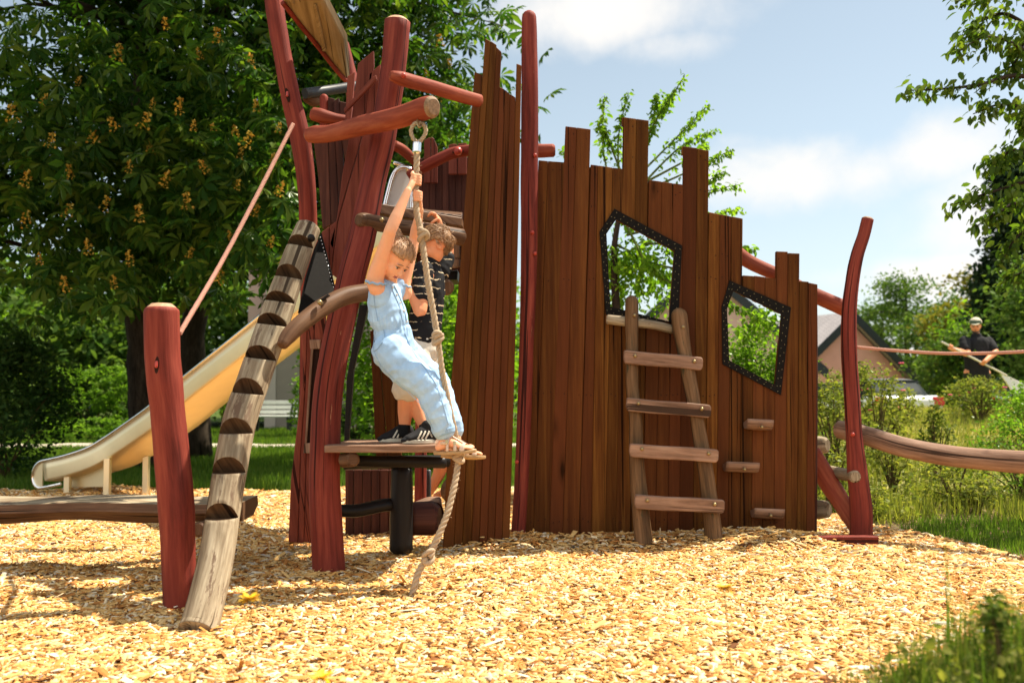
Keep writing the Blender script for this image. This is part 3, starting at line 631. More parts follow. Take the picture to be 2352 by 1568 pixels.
for i, (x0, x1, y0, y1) in enumerate(PL):
    b0, b1 = bx[i], bx[i+1]-.4
    def ln(xt, xb, y): return xt+(xb-xt)*((y-380)/(1245-380)) if y > 380 else xt
    x1 = min(x1, (PL[i+1][0]-.7) if i < len(PL)-1 else x1); x1 = (PL[i+1][0]-.4) if i < len(PL)-1 else x1
    pts = [(x0, y0), (x1, y1), (b1, 1262), (b0, 1262)]
    mb = MB(); plank_poly(mb, pts, WD+random.uniform(-.002, .002), .036, .003)
    if i == 7: plank_poly(mb, [(1428, 271), (1433, 269), (1433, 288), (1428, 288)], WD+.005, .03, .002)
    if i == 12: plank_poly(mb, [(1566, 338), (1571, 336), (1571, 356), (1566, 356)], WD+.005, .03, .002)
    me = mb.mesh('plank', M['plank'])
    if 5 <= i <= 11: me = boolean_cut(me, cutter(W1i))
    if 14 <= i <= 21: me = boolean_cut(me, cutter(W2i))
    bmw.from_mesh(me)
    if i:
        mb = MB(); plank_poly(mb, [(x0-5, y0+6 if abs(y0-PL[i-1][3]) < 12 else max(y0, PL[i-1][3])+6), (x0+5, max(y0, PL[i-1][3])+6), (bx[i]+5, 1255), (bx[i]-5, 1255)], WD+.042, .008, 0); me = mb.mesh('strip', M['plank'])
        if 5 <= i <= 12: me = boolean_cut(me, cutter(W1i))
        if 14 <= i <= 22: me = boolean_cut(me, cutter(W2i))
        bmw.from_mesh(me)
me = bpy.data.meshes.new('plank_wall'); bmw.to_mesh(me); bmw.free(); me.materials.append(M['plank']); link('plank_wall', me, wall)
sb = MB()
for i, (x0, x1, y0, y1) in enumerate(PL):
    for yy in (y0+22, y0+95, 640, 905, 1195):
        if yy < y0+15: continue
        for t in (.28, .72):
            f_ = (yy-380)/865 if yy > 380 else 0; xa, xb = x0+(bx[i]-x0)*f_, x1+(bx[i+1]-x1)*f_; px, py = xa+(xb-xa)*t, yy+random.uniform(-5, 5)
            ins = any(min(q[0] for q in w_)-6 < px < max(q[0] for q in w_)+6 and min(q[1] for q in w_)-6 < py < max(q[1] for q in w_)+6 for w_ in (W1o, W2o))
            if not ins and random.random() < .8: sb.ball(P(px, py, WD-.0005), (.0042, .002, .0042), 6, 4)
sb.build('screws', M['slot'], wall)
def scale_poly(o, i, t): return None
def trim(outer, inner, parent):
    mb = MB(); oq = DP(outer, WD-.014); iq = DP(inner, WD-.014)
    n = len(inner)
    # strips between outer and inner polygon edges
    out_pts = [oq[0], oq[1], oq[2], oq[-2], oq[-1]] if len(outer) == 6 else oq
    for k in range(n):
        a, b = out_pts[k], out_pts[(k+1) % n]; c, d = iq[(k+1) % n], iq[k]
        if k == 2 and len(outer) == 6: b = oq[4]; a = oq[2]
        mb.prism([a, b, c, d], (0, .013, 0), 0)
    for k in range(n):
        a, b = out_pts[k], out_pts[(k+1) % n]; c, d = iq[(k+1) % n], iq[k]; L_ = (b-a).length; m_ = max(2, int(L_/.055))
        for j in range(m_):
            t = (j+.5)/m_
            for s_ in (.28, .72):
                tt = t+(.25/m_ if s_ > .5 else -.25/m_); p = a.lerp(b, tt).lerp(d.lerp(c, tt), s_); mb.ball(p+V((0, -.0005, 0)), .0026, 6, 4, 1)
    t = mb.build('window_trim', [M['rubber'], M['rivet']], parent)
    mb = MB()                                    # pale cut edge inside the opening
    for k in range(n):
        a, b = DP(inner, WD)[k], DP(inner, WD)[(k+1) % n]
        cen = sum(iq, V())/n; ins = [(p-(p-cen)*.012) for p in (a, b)]
        mb.prism([a, b, ins[1], ins[0]], (0, .06, 0), 0)
    return t
trim(W1o, W1i, wall); trim(W2o, W2i, wall)
def halflog(mb, a, b, r, flat=(0, 0, 1), rough=.05, seg=10, depth=1.0, mi=0, facedir=None):
    """half-round bar from a to b, flat side towards flat"""
    a, b = V(a), V(b); t = (b-a).normalized(); u = V(flat); u = (u-t*u.dot(t)).normalized(); s_ = t.cross(u); n = 8; sd = random.random()*50
    prof = [(math.cos(math.pi+math.pi*j/seg), math.sin(math.pi+math.pi*j/seg)*depth) for j in range(seg+1)]
    ks = []
    for i in range(n+1):
        k = len(mb.v); p = a.lerp(b, i/n); sc = .93 if i in (0, n) else 1; off = 0
        for x, y in prof:
            rr = r*sc*(1+rough*mnoise.noise((x*2+sd, y*2, i*.8))); mb.v.append(tuple(p+s_*(x*rr)+u*(y*rr)))
        ks.append(k)
    Lt = (b-a).length; m_ = len(prof)
    for i in range(n):
        for j in range(m_):
            j2 = (j+1) % m_; mb.face((ks[i]+j, ks[i]+j2, ks[i+1]+j2, ks[i+1]+j), [(j*r*.35, Lt*i/n), ((j+1)*r*.35, Lt*i/n), ((j+1)*r*.35, Lt*(i+1)/n), (j*r*.35, Lt*(i+1)/n)], mi, j < m_-1)
    mb.face(tuple(ks[0]+j for j in range(m_))[::-1], None, mi); mb.face(tuple(ks[-1]+j for j in range(m_)), None, mi)
for (xa, xb, y) in ((1712, 1772, 966), (1664, 1740, 1063), (1728, 1797, 1169)):
    mb = MB(); D1 = WD-.055; a, b = P(xa, y, D1), P(xb, y+3, D1); halflog(mb, a, b, R(46, D1)*1.0, (0, .25, 1), depth=.85)
    # root of the half log that meets the wall
    f = mb.build('foothold', M['rung'], wall); bolt(P((xa+xb)/2+8, y+14, WD-.135), (0, -1, -.3), .011, M['bolt'], wall)
log('backing_post', [(1866, 1250, 20, 6.8), (1868, 900, 20, 6.8), (1868, 660, 18, 6.8)], M['darkplank'], wall)
log('rail', [(1690, 580, 34, 7.0), (1725, 604, 32, 7.0), (1790, 634, 30, 7.0), (1850, 668, 34, 7.0), (1935, 706, 36, 7.0), (1958, 716, 36, 7.0)], M['redlog'], wall, rough=.05)
for px, py, D, w, x2 in ((1887, 1022, 7.1, 42, 1820), (1890, 1170, 7.0, 44, 1815)):
    log('log_step', [(x2, py+2, w, D+.15), (px-12, py, w, D), (px+10, py, w*.86, D-.05)], M['grey'], wall, rough=.05)
# ================================================================ log ladder leaning on the wall
lad = thing('log_ladder', tuple(P(1560, 1258, 6.4)), 'rough brown log ladder with four flat rungs leaning below the large window', 'ladder')
log('rail', [(1482, 1272, 42, 6.34), (1468, 1134, 38, 6.42), (1461, 1034, 33, 6.47), (1460, 959, 30, 6.5), (1452, 884, 29, 6.54), (1452, 809, 29, 6.58), (1451, 742, 31, 6.6), (1451, 693, 30, 6.62)], M['rail'], lad, rough=.07, seg=16, cap=(0, 2))
log('rail', [(1644, 1272, 42, 6.34), (1628, 1134, 36, 6.42), (1617, 1059, 34, 6.46), (1600, 959, 31, 6.5), (1581, 859, 33, 6.55), (1570, 796, 33, 6.58), (1564, 760, 38, 6.6), (1560, 726, 38, 6.62)], M['rail'], lad, rough=.07, seg=16, cap=(0, 2))
for (xa, ya, xb, yb, w, D) in ((1433, 819, 1614, 836, 31, 6.53), (1439, 928, 1633, 945, 31, 6.46), (1446, 1033, 1650, 1047, 31, 6.4), (1458, 1151, 1664, 1163, 32, 6.33)):
    mb = MB(); q0, q1 = P(xa, ya, D-.01), P(xb, yb, D-.01); hh = R(w, D); o3 = [(-1, .85), (-.97, 1), (-.3, .93), (.35, 1.03), (.96, .98), (1, .7), (.985, -.6), (.93, -.98), (.3, -.92), (-.4, -1.04), (-.98, -1), (-1.01, -.3)]; ce = (q0+q1)/2; hd = (q1-q0)/2; mb.prism([ce+hd*u_+V((0, -.024, v_*hh)) for u_, v_ in o3], (0, .05, 0), .009, seg=2, grain=hd); r_ = mb.build('rung', M['rung'], lad)
    for t in (.12, .87): bolt(P(xa+(xb-xa)*t+4, ya+(yb-ya)*t-4, D-.034), (0, -1, .1), .0125, M['bolt'], r_)
log('crossbar', [(1396, 733, 22, 6.66), (1440, 738, 23, 6.64), (1500, 746, 20, 6.64), (1545, 757, 20, 6.66)], M['grey'], lad, rough=.1)
for px, py, D in ((1457, 724, 6.56), (1569, 751, 6.55)): bolt(P(px, py, D), (0, -1, 0), .012, M['bolt'], lad)
# ================================================================ notched climbing log
nodes = [(452, 1452, 88, 4.22), (462, 1425, 88, 4.26), (492, 1300, 80, 4.42), (512, 1180, 76, 4.56), (532, 1060, 76, 4.70), (552, 960, 76, 4.83), (580, 880, 74, 4.95), (608, 800, 74, 5.06), (632, 730, 72, 5.16), (660, 650, 66, 5.28), (685, 580, 62, 5.38), (708, 524, 58, 5.46)]
mb = MB(); pts = [P(a, b, d) for a, b, w, d in nodes]; rr = [R(w, d) for a, b, w, d in nodes]
mb.tube(pts, rr, seg=36, n=120, rough=.04, cap=(0, 1), chamfer=.9, seed=3)
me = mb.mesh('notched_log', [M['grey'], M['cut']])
dense = catmull(pts, 400)
def near_point(px, py):
    best = min(dense, key=lambda p: (proj(p)[0]-px)**2+(proj(p)[1]-py)**2); i = dense.index(best); return best, (dense[min(i+3, 399)]-dense[max(i-3, 0)]).normalized()
def proj(p):
    q = V(p)-V((0, 0, CAMZ)); f = V((0, math.cos(TH), math.sin(TH))); u = V((0, -math.sin(TH), math.cos(TH)))
    z = q.dot(f); return (CX+q.x/z*F, CY-q.dot(u)/z*F)
cb = MB()
for (px, py, w, h) in ((698, 587, 60, 26), (664, 655, 54, 26), (648, 717, 70, 26), (628, 768, 66, 26), (599, 842, 62, 26), (569, 927, 66, 34), (540, 1017, 72, 36), (530, 1107, 68, 34), (512, 1213, 74, 36)):
    p, t = near_point(px, py); d = p.y; r0 = R(w*1.12, d)
    s_ = V((1, 0, 0)); s_ = (s_-t*s_.dot(t)).normalized(); nf = s_.cross(t).normalized()
    if nf.y > 0: nf = -nf
    hv = V((-nf.x*.3, 1, 0)).normalized(); A = p+nf*r0*.98+t*.0; Dp = A+hv*(r0*1.05); Cc = A+t*(R(h, d)*2.5)
    A2 = A-hv*.08-V((0, 0, .002)); C2 = Cc+(Cc-Dp).normalized()*.06
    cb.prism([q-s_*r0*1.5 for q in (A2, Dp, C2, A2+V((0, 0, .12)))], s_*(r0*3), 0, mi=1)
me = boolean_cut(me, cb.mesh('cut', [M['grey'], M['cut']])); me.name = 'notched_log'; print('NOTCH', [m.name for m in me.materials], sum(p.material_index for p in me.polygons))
nl = thing('notched_climbing_log', tuple(P(455, 1437, 4.25)), 'slanted grey weathered log with cut foot notches leading up to the tower', 'climbing log')
link('log', me, nl); bolt(P(715, 547, 5.36), (0, -1, .3), .02, M['black'], nl); bolt(P(716, 546, 5.35), (0, -1, .3), .011, M['chrome'], nl)
# ================================================================ separate post, rail ropes, curved post
rp = thing('rope_post', tuple(P(414, 1390, 4.67)), 'short bright red log post left of the notched log, rope tied behind it', 'post')
log('post', [(414, 1405, 74, 4.67), (410, 1290, 76, 4.67), (405, 1163, 80, 4.67), (394, 1040, 78, 4.67), (385, 941, 76, 4.67), (379, 880, 80, 4.67), (374, 824, 79, 4.67), (372, 750, 80, 4.67), (371, 715, 80, 4.67), (371, 706, 66, 4.67)], M['red'], rp, rough=.04, seg=26, chamfer=.9, capmi=1, mats=[M['red'], M['cutred']])
slot(360, 838, 4.588, 11, 40, -3, rp)
gr = strands([P(673, 286, 6.15), P(600, 430, 5.75), P(510, 600, 5.3), P(413, 765, 4.75)], .0125, 26, seg=6).build('guide_rope', M['ropered'], org=P(413, 765, 4.75))
tag(gr, 'taut pale pink rope sloping from the tower down to the short red post', 'rope')
cp = thing('curved_post', tuple(P(1980, 1235, 6.65)), 'crooked tall red log post at the right end of the castle wall', 'post')
log('post', [(1978, 1245, 50, 6.65), (1978, 1170, 50, 6.65), (1970, 1090, 46, 6.66), (1962, 1000, 36, 6.68), (1956, 900, 36, 6.7), (1950, 800, 36, 6.7), (1950, 720, 34, 6.7), (1957, 650, 31, 6.7), (1968, 590, 29, 6.7), (1984, 540, 28, 6.7), (1993, 503, 27, 6.7)], M['red'], cp, rough=.05, seg=20, capmi=1, mats=[M['red'], M['endgrain']])
bolt(P(1958, 997, 6.62), (0, -1, 0), .014, M['redcap'], cp)
log('brace', [(1862, 1040, 44, 6.95), (1905, 1110, 46, 6.9), (1950, 1180, 42, 6.8), (1972, 1222, 30, 6.75)], M['redlog'], cp, rough=.06)
log('log_step', [(1885, 1078, 26, 7.1), (1945, 1090, 28, 6.8), (1964, 1094, 28, 6.6)], M['grey'], cp, rough=.05)
mb = MB(); a, b = P(1868, 1238, 6.42), P(2015, 1240, 6.42); mb.box((a+b)/2, ((b.x-a.x)/2, 0, 0), (0, .03, 0), (0, 0, .026), .006); mb.build('foot_board', M['red'], cp)
rr_ = strands([P(1967, 797, 6.7), P(2060, 805, 6.55), P(2160, 811, 6.4), P(2260, 811, 6.2), P(2380, 806, 6.0)], .011, 30, seg=6).build('hand_rope', M['ropered'], org=P(1967, 797, 6.7))
tag(rr_, 'sagging pink hand rope running off to the right from the crooked post', 'rope')
bl = log('balance_log', [(1925, 985, 40, 6.95), (1950, 990, 44, 6.9), (2000, 1003, 44, 6.8), (2080, 1028, 46, 6.65), (2180, 1046, 48, 6.5), (2280, 1056, 50, 6.3), (2400, 1064, 54, 6.1), (2520, 1066, 56, 5.95)], M['rung'], None, rough=.04, seg=20, org=P(1940, 990, 6.9))
tag(bl, 'long curved brown log rail leaving the crooked post towards the right', 'log rail')
bm_ = thing('balance_beam', tuple(P(300, 1190, 5.5)), 'low split log balance beam with a flat grey top lying on the left', 'balance beam')
mb = MB(); zt = .405
a, b = P(-260, 1160, 5.55), P(572, 1158, 5.6)
for (x0, x1) in ((a.x, b.x),):
    n = 14; ks = []
    for i in range(n+1):
        x = x0+(x1-x0)*i/n; w = .012*math.sin(i*1.1); k = len(mb.v)
        for (yy, zz) in ((5.40+w, zt-.005), (5.78+w, zt), (5.80+w, zt-.05), (5.7, zt-.105+w), (5.47, zt-.11+w*.8), (5.385+w, zt-.05)): mb.v.append((x, yy, zz+.006*math.sin(i*.9)))
        ks.append(k)
    for i in range(n):
        for j in range(6):
            j2 = (j+1) % 6; mb.face((ks[i]+j, ks[i+1]+j, ks[i+1]+j2, ks[i]+j2), [(j*.1, i*.2), (j*.1, i*.2+.2), (j*.1+.1, i*.2+.2), (j*.1+.1, i*.2)], 0 if j == 0 else 1)
    mb.face(tuple(ks[0]+j for j in range(6)), None, 1); mb.face(tuple(ks[-1]+j for j in range(6))[::-1], None, 1)
mb.build('beam', [M['grey'], M['beam']], bm_)
log('support', [(456, 1215, 34, 5.1), (470, 1212, 36, 5.5), (482, 1206, 34, 5.85)], M['beam'], bm_, rough=.05, seg=16)
log('support', [(-60, 1222, 36, 5.3), (-40, 1215, 36, 5.85)], M['beam'], bm_, rough=.05, seg=16)
# ================================================================ slide
sl = thing('slide', tuple(P(150, 1135, 9.7)), 'stainless steel slide running down from the tower to the left', 'slide')
near = [P(905, 478, 7.1), P(880, 490, 7.2), P(740, 606, 7.72), P(610, 715, 8.2), P(520, 788, 8.5), P(415, 872, 8.88), P(345, 932, 9.1), P(290, 972, 9.28), P(240, 1006, 9.42), P(200, 1029, 9.5), P(150, 1046, 9.6), P(98, 1058, 9.72)]
n = 64; pts = catmull(near, n); mb = MB(); sidev = V((.56, .83, 0)).normalized(); W_ = .5; rows = []
for i, p in enumerate(pts):
    t = (pts[min(i+1, n-1)]-pts[max(i-1, 0)]).normalized(); nu = sidev.cross(t); nu = nu if nu.z > 0 else -nu
    prof = []
    for (s_, h) in ((0, 0), (0, -.08), (.0, -.18), (.002, -.192), (.012, -.2), (.12, -.212), (.25, -.214), (.38, -.212), (.488, -.2), (.498, -.192), (.5, -.18), (.5, -.08), (.5, 0)): prof.append(p+sidev*s_+nu*h)
    th_ = []
    for (s_, h) in ((.49, 0), (.49, -.08), (.49, -.17), (.486, -.182), (.476, -.188), (.38, -.2), (.25, -.202), (.12, -.2), (.024, -.188), (.014, -.182), (.01, -.17), (.01, -.08), (.01, 0)): th_.append(p+sidev*s_+nu*h)
    k = len(mb.v); [mb.v.append(tuple(q)) for q in prof+th_]; rows.append(k)
m_ = 26
for i in range(n-1):
    for j in range(m_): j2 = (j+1) % m_; mb.face((rows[i]+j, rows[i]+j2, rows[i+1]+j2, rows[i+1]+j), None, 0, j not in (12, 25))
mb.face(tuple(rows[0]+j for j in range(m_))[::-1]); mb.face(tuple(rows[-1]+j for j in range(m_)))
mb.build('chute', M['steel'], sl)
tend = (pts[-1]-pts[-4]).normalized()
for s_ in (0, .5):      # tubular top rail with the rounded end loop
    q = [p+sidev*s_ for p in pts]; nu = V((0, 0, 1)); e = q[-1]
    loop = [e+tend*(.13*math.sin(a))+V((0, 0, -.13+.13*math.cos(a))) for a in [k*math.pi/8 for k in range(1, 9)]]
    mb = MB(); mb.tube(q+loop+[e+V((0, 0, -.26))-tend*.25], [.017]*2, seg=10, n=110); mb.build('side_rail', M['chrome'], sl)
    mb = MB(); mb.prism([e, e-V((0, 0, .25))]+loop[::-1], sidev*.01*(1 if s_ == 0 else -1), 0); mb.build('end_plate', M['steel'], sl)
for px in (150, 241):
    for s_ in (0.03, .45):
        top = P(px, 1058 if px < 200 else 1052, 9.62 if px < 200 else 9.35)+sidev*s_; mb = MB(); mb.box((top.x, top.y, top.z/2-.06), (.028, 0, 0), (0, .03, 0), (0, 0, top.z/2+.06), .004); mb.build('leg', M['steel'], sl)
a = P(160, 1088, 9.75); b = P(238, 1086, 9.5); mb = MB(); mb.prism([a+V((0, 0, .09)), b+V((0, 0, .09)), b-V((0, 0, .13)), a-V((0, 0, .13))], sidev*.02, .002); mb.build('end_panel', M['steel'], sl)
# entry hood
def arch(D, dx, wid=.02):
    q = [P(884+dx, 476, D), P(893+dx, 438, D), P(902+dx, 407, D), P(912+dx, 391, D), P(926+dx, 385, D), P(940+dx, 389, D), P(948+dx, 402, D), P(948+dx, 440, D), P(947+dx, 484, D)]
    mb = MB(); mb.tube(q, [wid]*2, seg=10, n=40); mb.build('entry_rail', M['chrome'], sl)
    return q
q = catmull(arch(7.0, 0), 30); mb = MB(); mb.prism([p+V((0, .004, 0)) for p in q[::-1]], (0, .004, 0), 0); mb.build('entry_panel', M['panel'], sl)
mb = MB(); mb.tube([P(905, 374, 7.0), P(925, 381, 7.0), P(945, 398, 7.0)], [.014]*2, seg=8); mb.build('entry_bar', M['chrome'], sl)
# ================================================================ climbing rope
cr = thing('climbing_rope', tuple(P(957, 290, 5.1)), 'thick knotted hemp climbing rope hanging from the red beam, held by the girl', 'rope')
rope_nodes = [(958, 350, 5.12), (956, 400, 5.12), (955, 440, 5.12), (957, 485, 5.11), (966, 530, 5.10), (976, 600, 5.09), (985, 660, 5.08), (996, 720, 5.07), (1005, 775, 5.06), (1015, 850, 5.06), (1026, 905, 5.06), (1036, 955, 5.08), (1046, 1000, 5.12), (1053, 1040, 5.1), (1049, 1085, 5.06), (1040, 1130, 5.02), (1027, 1180, 4.98), (1006, 1232, 4.94), (985, 1275, 4.92), (962, 1312, 4.9), (954, 1340, 4.88), (944, 1372, 4.87)]
ROPE = [P(*q) for q in rope_nodes]
strands(ROPE, .0165, 11, seg=8, fuzz=260).build('rope', M['rope'], cr)
mb = MB(); mb.tube([P(958, 328, 5.12), P(957, 352, 5.12)], [R(21, 5.12)]*2, seg=16, cap=(1, 1)); mb.build('ferrule', M['chrome'], cr)
loop = [P(958, 328, 5.12), P(949, 318, 5.12), P(944, 302, 5.12), P(950, 287, 5.12), (P(962, 282, 5.12)), P(974, 288, 5.12), P(978, 303, 5.12), P(970, 319, 5.12), P(960, 328, 5.12)]
strands(loop, .011, 16, seg=6).build('rope_eye', M['rope'], cr)
mb = MB(); mb.tube([P(963, 270, 5.12), P(958, 281, 5.10), P(963, 293, 5.09), P(968, 283, 5.12), P(964, 270, 5.12)], [.006]*2, seg=8, n=16); mb.build('shackle', M['bolt'], cr)
def knot(px, py, D, s, seed):
    c = P(px, py, D); mb = MB(); rnd = random.Random(seed)
    for k in range(3):
        ph = k*2.1+seed; q = [c+V((math.cos(ph+a*1.0)*s*.62, math.sin(a+ph)*s*.6-.01, math.sin(a*1.0)*s*.5*(1 if k % 2 else -1)+(k-1)*s*.35)) for a in [j*.7 for j in range(9)]]
        mb.tube(q, [.0125]*2, seg=8, n=36, rough=.15)
    return mb.build('knot', M['rope'], cr)
knot(973, 540, 5.09, .034, 1); knot(1006, 777, 5.05, .034, 2); knot(1053, 1046, 5.09, .036, 4); knot(984, 1276, 4.92, .036, 3)
# ================================================================ ground sheets
def grid(name, xs, ys, zfn, mat, label=None):
    X, Y = np.meshgrid(xs, ys); Z = zfn(X, Y); n, m_ = X.shape
    me = bpy.data.meshes.new(name); vv = np.stack([X, Y, Z], -1).reshape(-1, 3)
    me.vertices.add(n*m_); me.vertices.foreach_set('co', vv.astype(np.float32).ravel())
    i = np.arange(n-1)[:, None]*m_+np.arange(m_-1)[None, :]; q = np.stack([i, i+1, i+m_+1, i+m_], -1).reshape(-1, 4)
    me.loops.add(q.size); me.loops.foreach_set('vertex_index', q.astype(np.int32).ravel()); me.polygons.add(len(q)); me.polygons.foreach_set('loop_start', (np.arange(len(q))*4).astype(np.int32))
    me.update(calc_edges=True); me.materials.append(mat); me.polygons.foreach_set('use_smooth', [True]*len(q)); o = link(name, me); tag(o, kind='structure'); return o
def nl(a, b, n, p): 
    t = np.linspace(-1, 1, n); return np.where(t < 0, -np.abs(t)**p*abs(a), np.abs(t)**p*b)
grid('ground', nl(400, 400, 260, 3), np.concatenate([np.linspace(-60, 0, 14), np.linspace(.4, 26, 140), 26+np.linspace(.02, 1, 60)**3*420]), lambda x, y: gz(x, y)-.03, M['lawn'])
def in_chips(x, y):
    x = np.asarray(x, float); y = np.asarray(y, float)
    w = .12*np.sin(3.1*x+1)+.1*np.sin(5.7*x)+.05*np.sin(11*x)
    far = 10.4+w; rx = np.interp(y, [1.6, 2.6, 3.3, 4.6, 5.4, 6.2, 7.4, 8.4, 9, 11], [.42, .62, 1.9, 3.4, 3.6, 3.05, 2.9, 2.5, 1.5, .5])+.1*np.sin(4*y)
    return (y < far) & (x < rx) & (y > 1.5) & (x > -9)
def chipz(x, y):
    x = np.asarray(x, float); y = np.asarray(y, float); s = .18
    e = sum(in_chips(x+dx, y+dy).astype(float) for dx in (-s, 0, s) for dy in (-s, 0, s))/9
    return gz(x, y)-.05+.055*e
grid('chip_bed', np.linspace(-9.2, 4.2, 270), np.linspace(1.3, 11, 200), chipz, M['chipbed'])
# ---- wood chips: loose pieces over the bed
def chips():
    P_, S_ = [], []
    for y0, y1, dens, sc in ((3.0, 4.6, 6600, 1.0), (4.6, 6.2, 5000, 1.05), (6.2, 8.2, 3000, 1.15), (8.2, 10.6, 1700, 1.35)):
        hw = .56*y1+.35; A = (y1-y0)*2*hw; n = int(A*dens); x = RNG.uniform(-hw, hw, n); y = RNG.uniform(y0, y1, n); k = in_chips(x, y); x, y = x[k], y[k]
        P_.append(np.stack([x, y], 1)); S_.append(np.full(len(x), sc))
    xy = np.concatenate(P_); sc = np.concatenate(S_); n = len(xy)
    m_ = np.exp(-((xy[:, 1]-6.5)/.3)**2)*sst(-.7, -.2, xy[:, 0])*(1-sst(1.9, 2.3, xy[:, 0]))
    z = chipz(xy[:, 0], xy[:, 1])+RNG.uniform(.0, .022, n)+m_*RNG.uniform(0, .03, n)
    ln = RNG.lognormal(np.log(.034), .45, n).clip(.010, .10)*sc; wd = (RNG.lognormal(np.log(.0100), .45, n).clip(.0035, .03))*sc; th = RNG.uniform(.002, .006, n)*sc
    bg = RNG.random(n) < .06; ln = np.where(bg, ln*1.7+.01, ln); wd = np.where(bg, wd*1.6+.004, wd)
    yaw = RNG.uniform(0, 6.283, n); tilt = RNG.normal(0, .17, n)+RNG.choice([0, .5], n, p=[.94, .06]); roll = RNG.normal(0, .2, n)
    ax = np.stack([np.cos(yaw)*np.cos(tilt), np.sin(yaw)*np.cos(tilt), np.sin(tilt)], 1)
    up = np.stack([np.sin(roll)*np.sin(yaw), -np.sin(roll)*np.cos(yaw), np.cos(roll)], 1)
    tv = np.array([[-.5, -.42, -.5], [.5, -.30, -.5], [.5, .38, -.5], [-.5, .5, -.5], [-.46, -.4, .5], [.38, -.28, .35], [.44, .36, .5], [-.4, .46, .4], ])
    tf = [(4, 5, 6, 7), (0, 1, 5, 4), (1, 2, 6, 5), (2, 3, 7, 6), (3, 0, 4, 7)]
    vv = place(tv, np.column_stack([xy, z]), ax, up, np.stack([ln, wd, th], 1))
    vv += RNG.normal(0, .0012, vv.shape)
    o = link('wood_chips', np_mesh('wood_chips', vv, tf, 8, n, M['chip'])); tag(o, 'pale loose wood chips covering the play area', 'wood chips', kind='stuff')
chips()
mb = MB(); c = P(1320, 1264, 6.3); mb.ball(c, (.07, .05, .035), 12, 8); me = mb.mesh('stone', M['stone'])
for v in me.vertices: v.co += (v.co-c)*.35*mnoise.noise(v.co*14)
o = link('stone', me, None, c); tag(o, 'small grey stone half sunk in chips by the wall foot', 'stone')
mb = MB(); xs = np.linspace(-30, 2, 40)
grid('path', np.linspace(-30, 3, 60), np.linspace(18.4, 19.7, 5), lambda x, y: gz(x, y)-.018, M['path'])
# ---- grass
def grass(name, n, xr, yr, h, w, mat, keep, label, clump=0, lean=.35):
    x = RNG.uniform(*xr, n); y = RNG.uniform(*yr, n)
    if clump:
        cx = RNG.uniform(*xr, clump); cy = RNG.uniform(*yr, clump); k = RNG.integers(0, clump, n); x = cx[k]+RNG.normal(0, .09, n); y = cy[k]+RNG.normal(0, .09, n)
    k = keep(x, y); x, y = x[k], y[k]; n = len(x); hh = h*RNG.uniform(.5, 1.35, n)
    hh = hh*(.55+.9*np.clip(.5+.5*np.sin(9*x+3*np.sin(7*y))*np.sin(11*y+2*np.sin(5*x)), 0, 1)) if 'near' in name else hh
    yaw = RNG.uniform(0, 6.283, n); le = np.abs(RNG.normal(0, lean, n))
    tv = np.array([[0, -.5, 0], [0, .5, 0], [.5, .36, .06], [.5, -.36, .06], [1, 0, -.05]]); tf = [(0, 1, 2, 3), (3, 2, 4)]
    ax = np.stack([np.cos(yaw)*np.sin(le), np.sin(yaw)*np.sin(le), np.cos(le)], 1); up = np.stack([np.cos(yaw), np.sin(yaw), np.full(n, -.2)], 1)
    vv = place(tv, np.stack([x, y, gz(x, y)-.03], 1), ax, up, np.stack([hh, w*RNG.uniform(.7, 1.4, n), hh], 1))
    o = link(name, np_mesh(name, vv, tf, 5, n, mat)); tag(o, label, 'grass', kind='stuff'); return o
grass('lawn_grass', 90000, (-9, 2.2), (10.2, 18.3), .085, .011, M['grass'], lambda x, y: ~in_chips(x, y), 'short green lawn behind the play area')
grass('lawn_grass', 60000, (-14, 1), (19.8, 27), .10, .018, M['grass'], lambda x, y: x > -20, 'green lawn beyond the pale path')
grass('meadow_grass', 60000, (1.6, 10), (8.5, 16.2), .09, .010, M['straw'], lambda x, y: ~in_chips(x, y) & (RNG.random(len(x)) < sst(8.5, 11.5, y)), 'dry yellowish grass on the sunny bank')
grass('bank_grass', 9000, (2.75, 4.3), (5.9, 7.9), .075, .007, M['grass'], lambda x, y: (~in_chips(x-.05, y)) & (x > 2.9+.2*np.sin(5*y)+np.abs(RNG.normal(0, .12, len(x)))) & (y > 6.15+.22*np.sin(6.3*x)+.1*np.sin(15*x)+np.abs(RNG.normal(0, .1, len(x)))), 'green grass tufts at the foot of the right bank', lean=.6)
wk = lambda x, y: (~in_chips(x-.1, y)) & (x > 1.75) & (y > 7.4+.5*np.sin(2.3*x)) & (RNG.random(len(x)) < 1-.8*sst(9.8, 11.5, y))
grass('bank_weeds', 42000, (1.8, 8.5), (7.6, 14.5), .17, .009, M['rose'], wk, 'long yellow-green weeds growing all over the right bank', clump=900, lean=.5)
n = 16000; x = RNG.uniform(1.8, 8, n); y = RNG.uniform(7.6, 13.5, n); k = wk(x, y) & (np.sin(2.9*x+1.3*np.sin(2*y))+np.sin(3.7*y) > -.5); x, y = x[k], y[k]
o = leaves('bank_ground_cover', np.stack([x, y, gz(x, y)+np.abs(RNG.normal(0, .10, len(x)))], 1), .042*RNG.uniform(.5, 1.4, len(x)), M['rose'], leaf_t(.38), 0); tag(o, 'leafy undergrowth between the rose bushes on the right bank', 'weeds', kind='stuff')
def nearkeep(x, y):
    b = np.interp(y, [1.5, 2.0, 2.6, 3.0, 3.6, 4.2], [.32, .44, .68, 1.1, 1.6, 2.15]); return x > b+np.abs(RNG.normal(0, .13, len(x)))
grass('near_grass', 42000, (.3, 2.6), (1.5, 4.0), .095, .0038, M['grassdark'], nearkeep, 'blurred green grass in the near right corner', lean=.8)
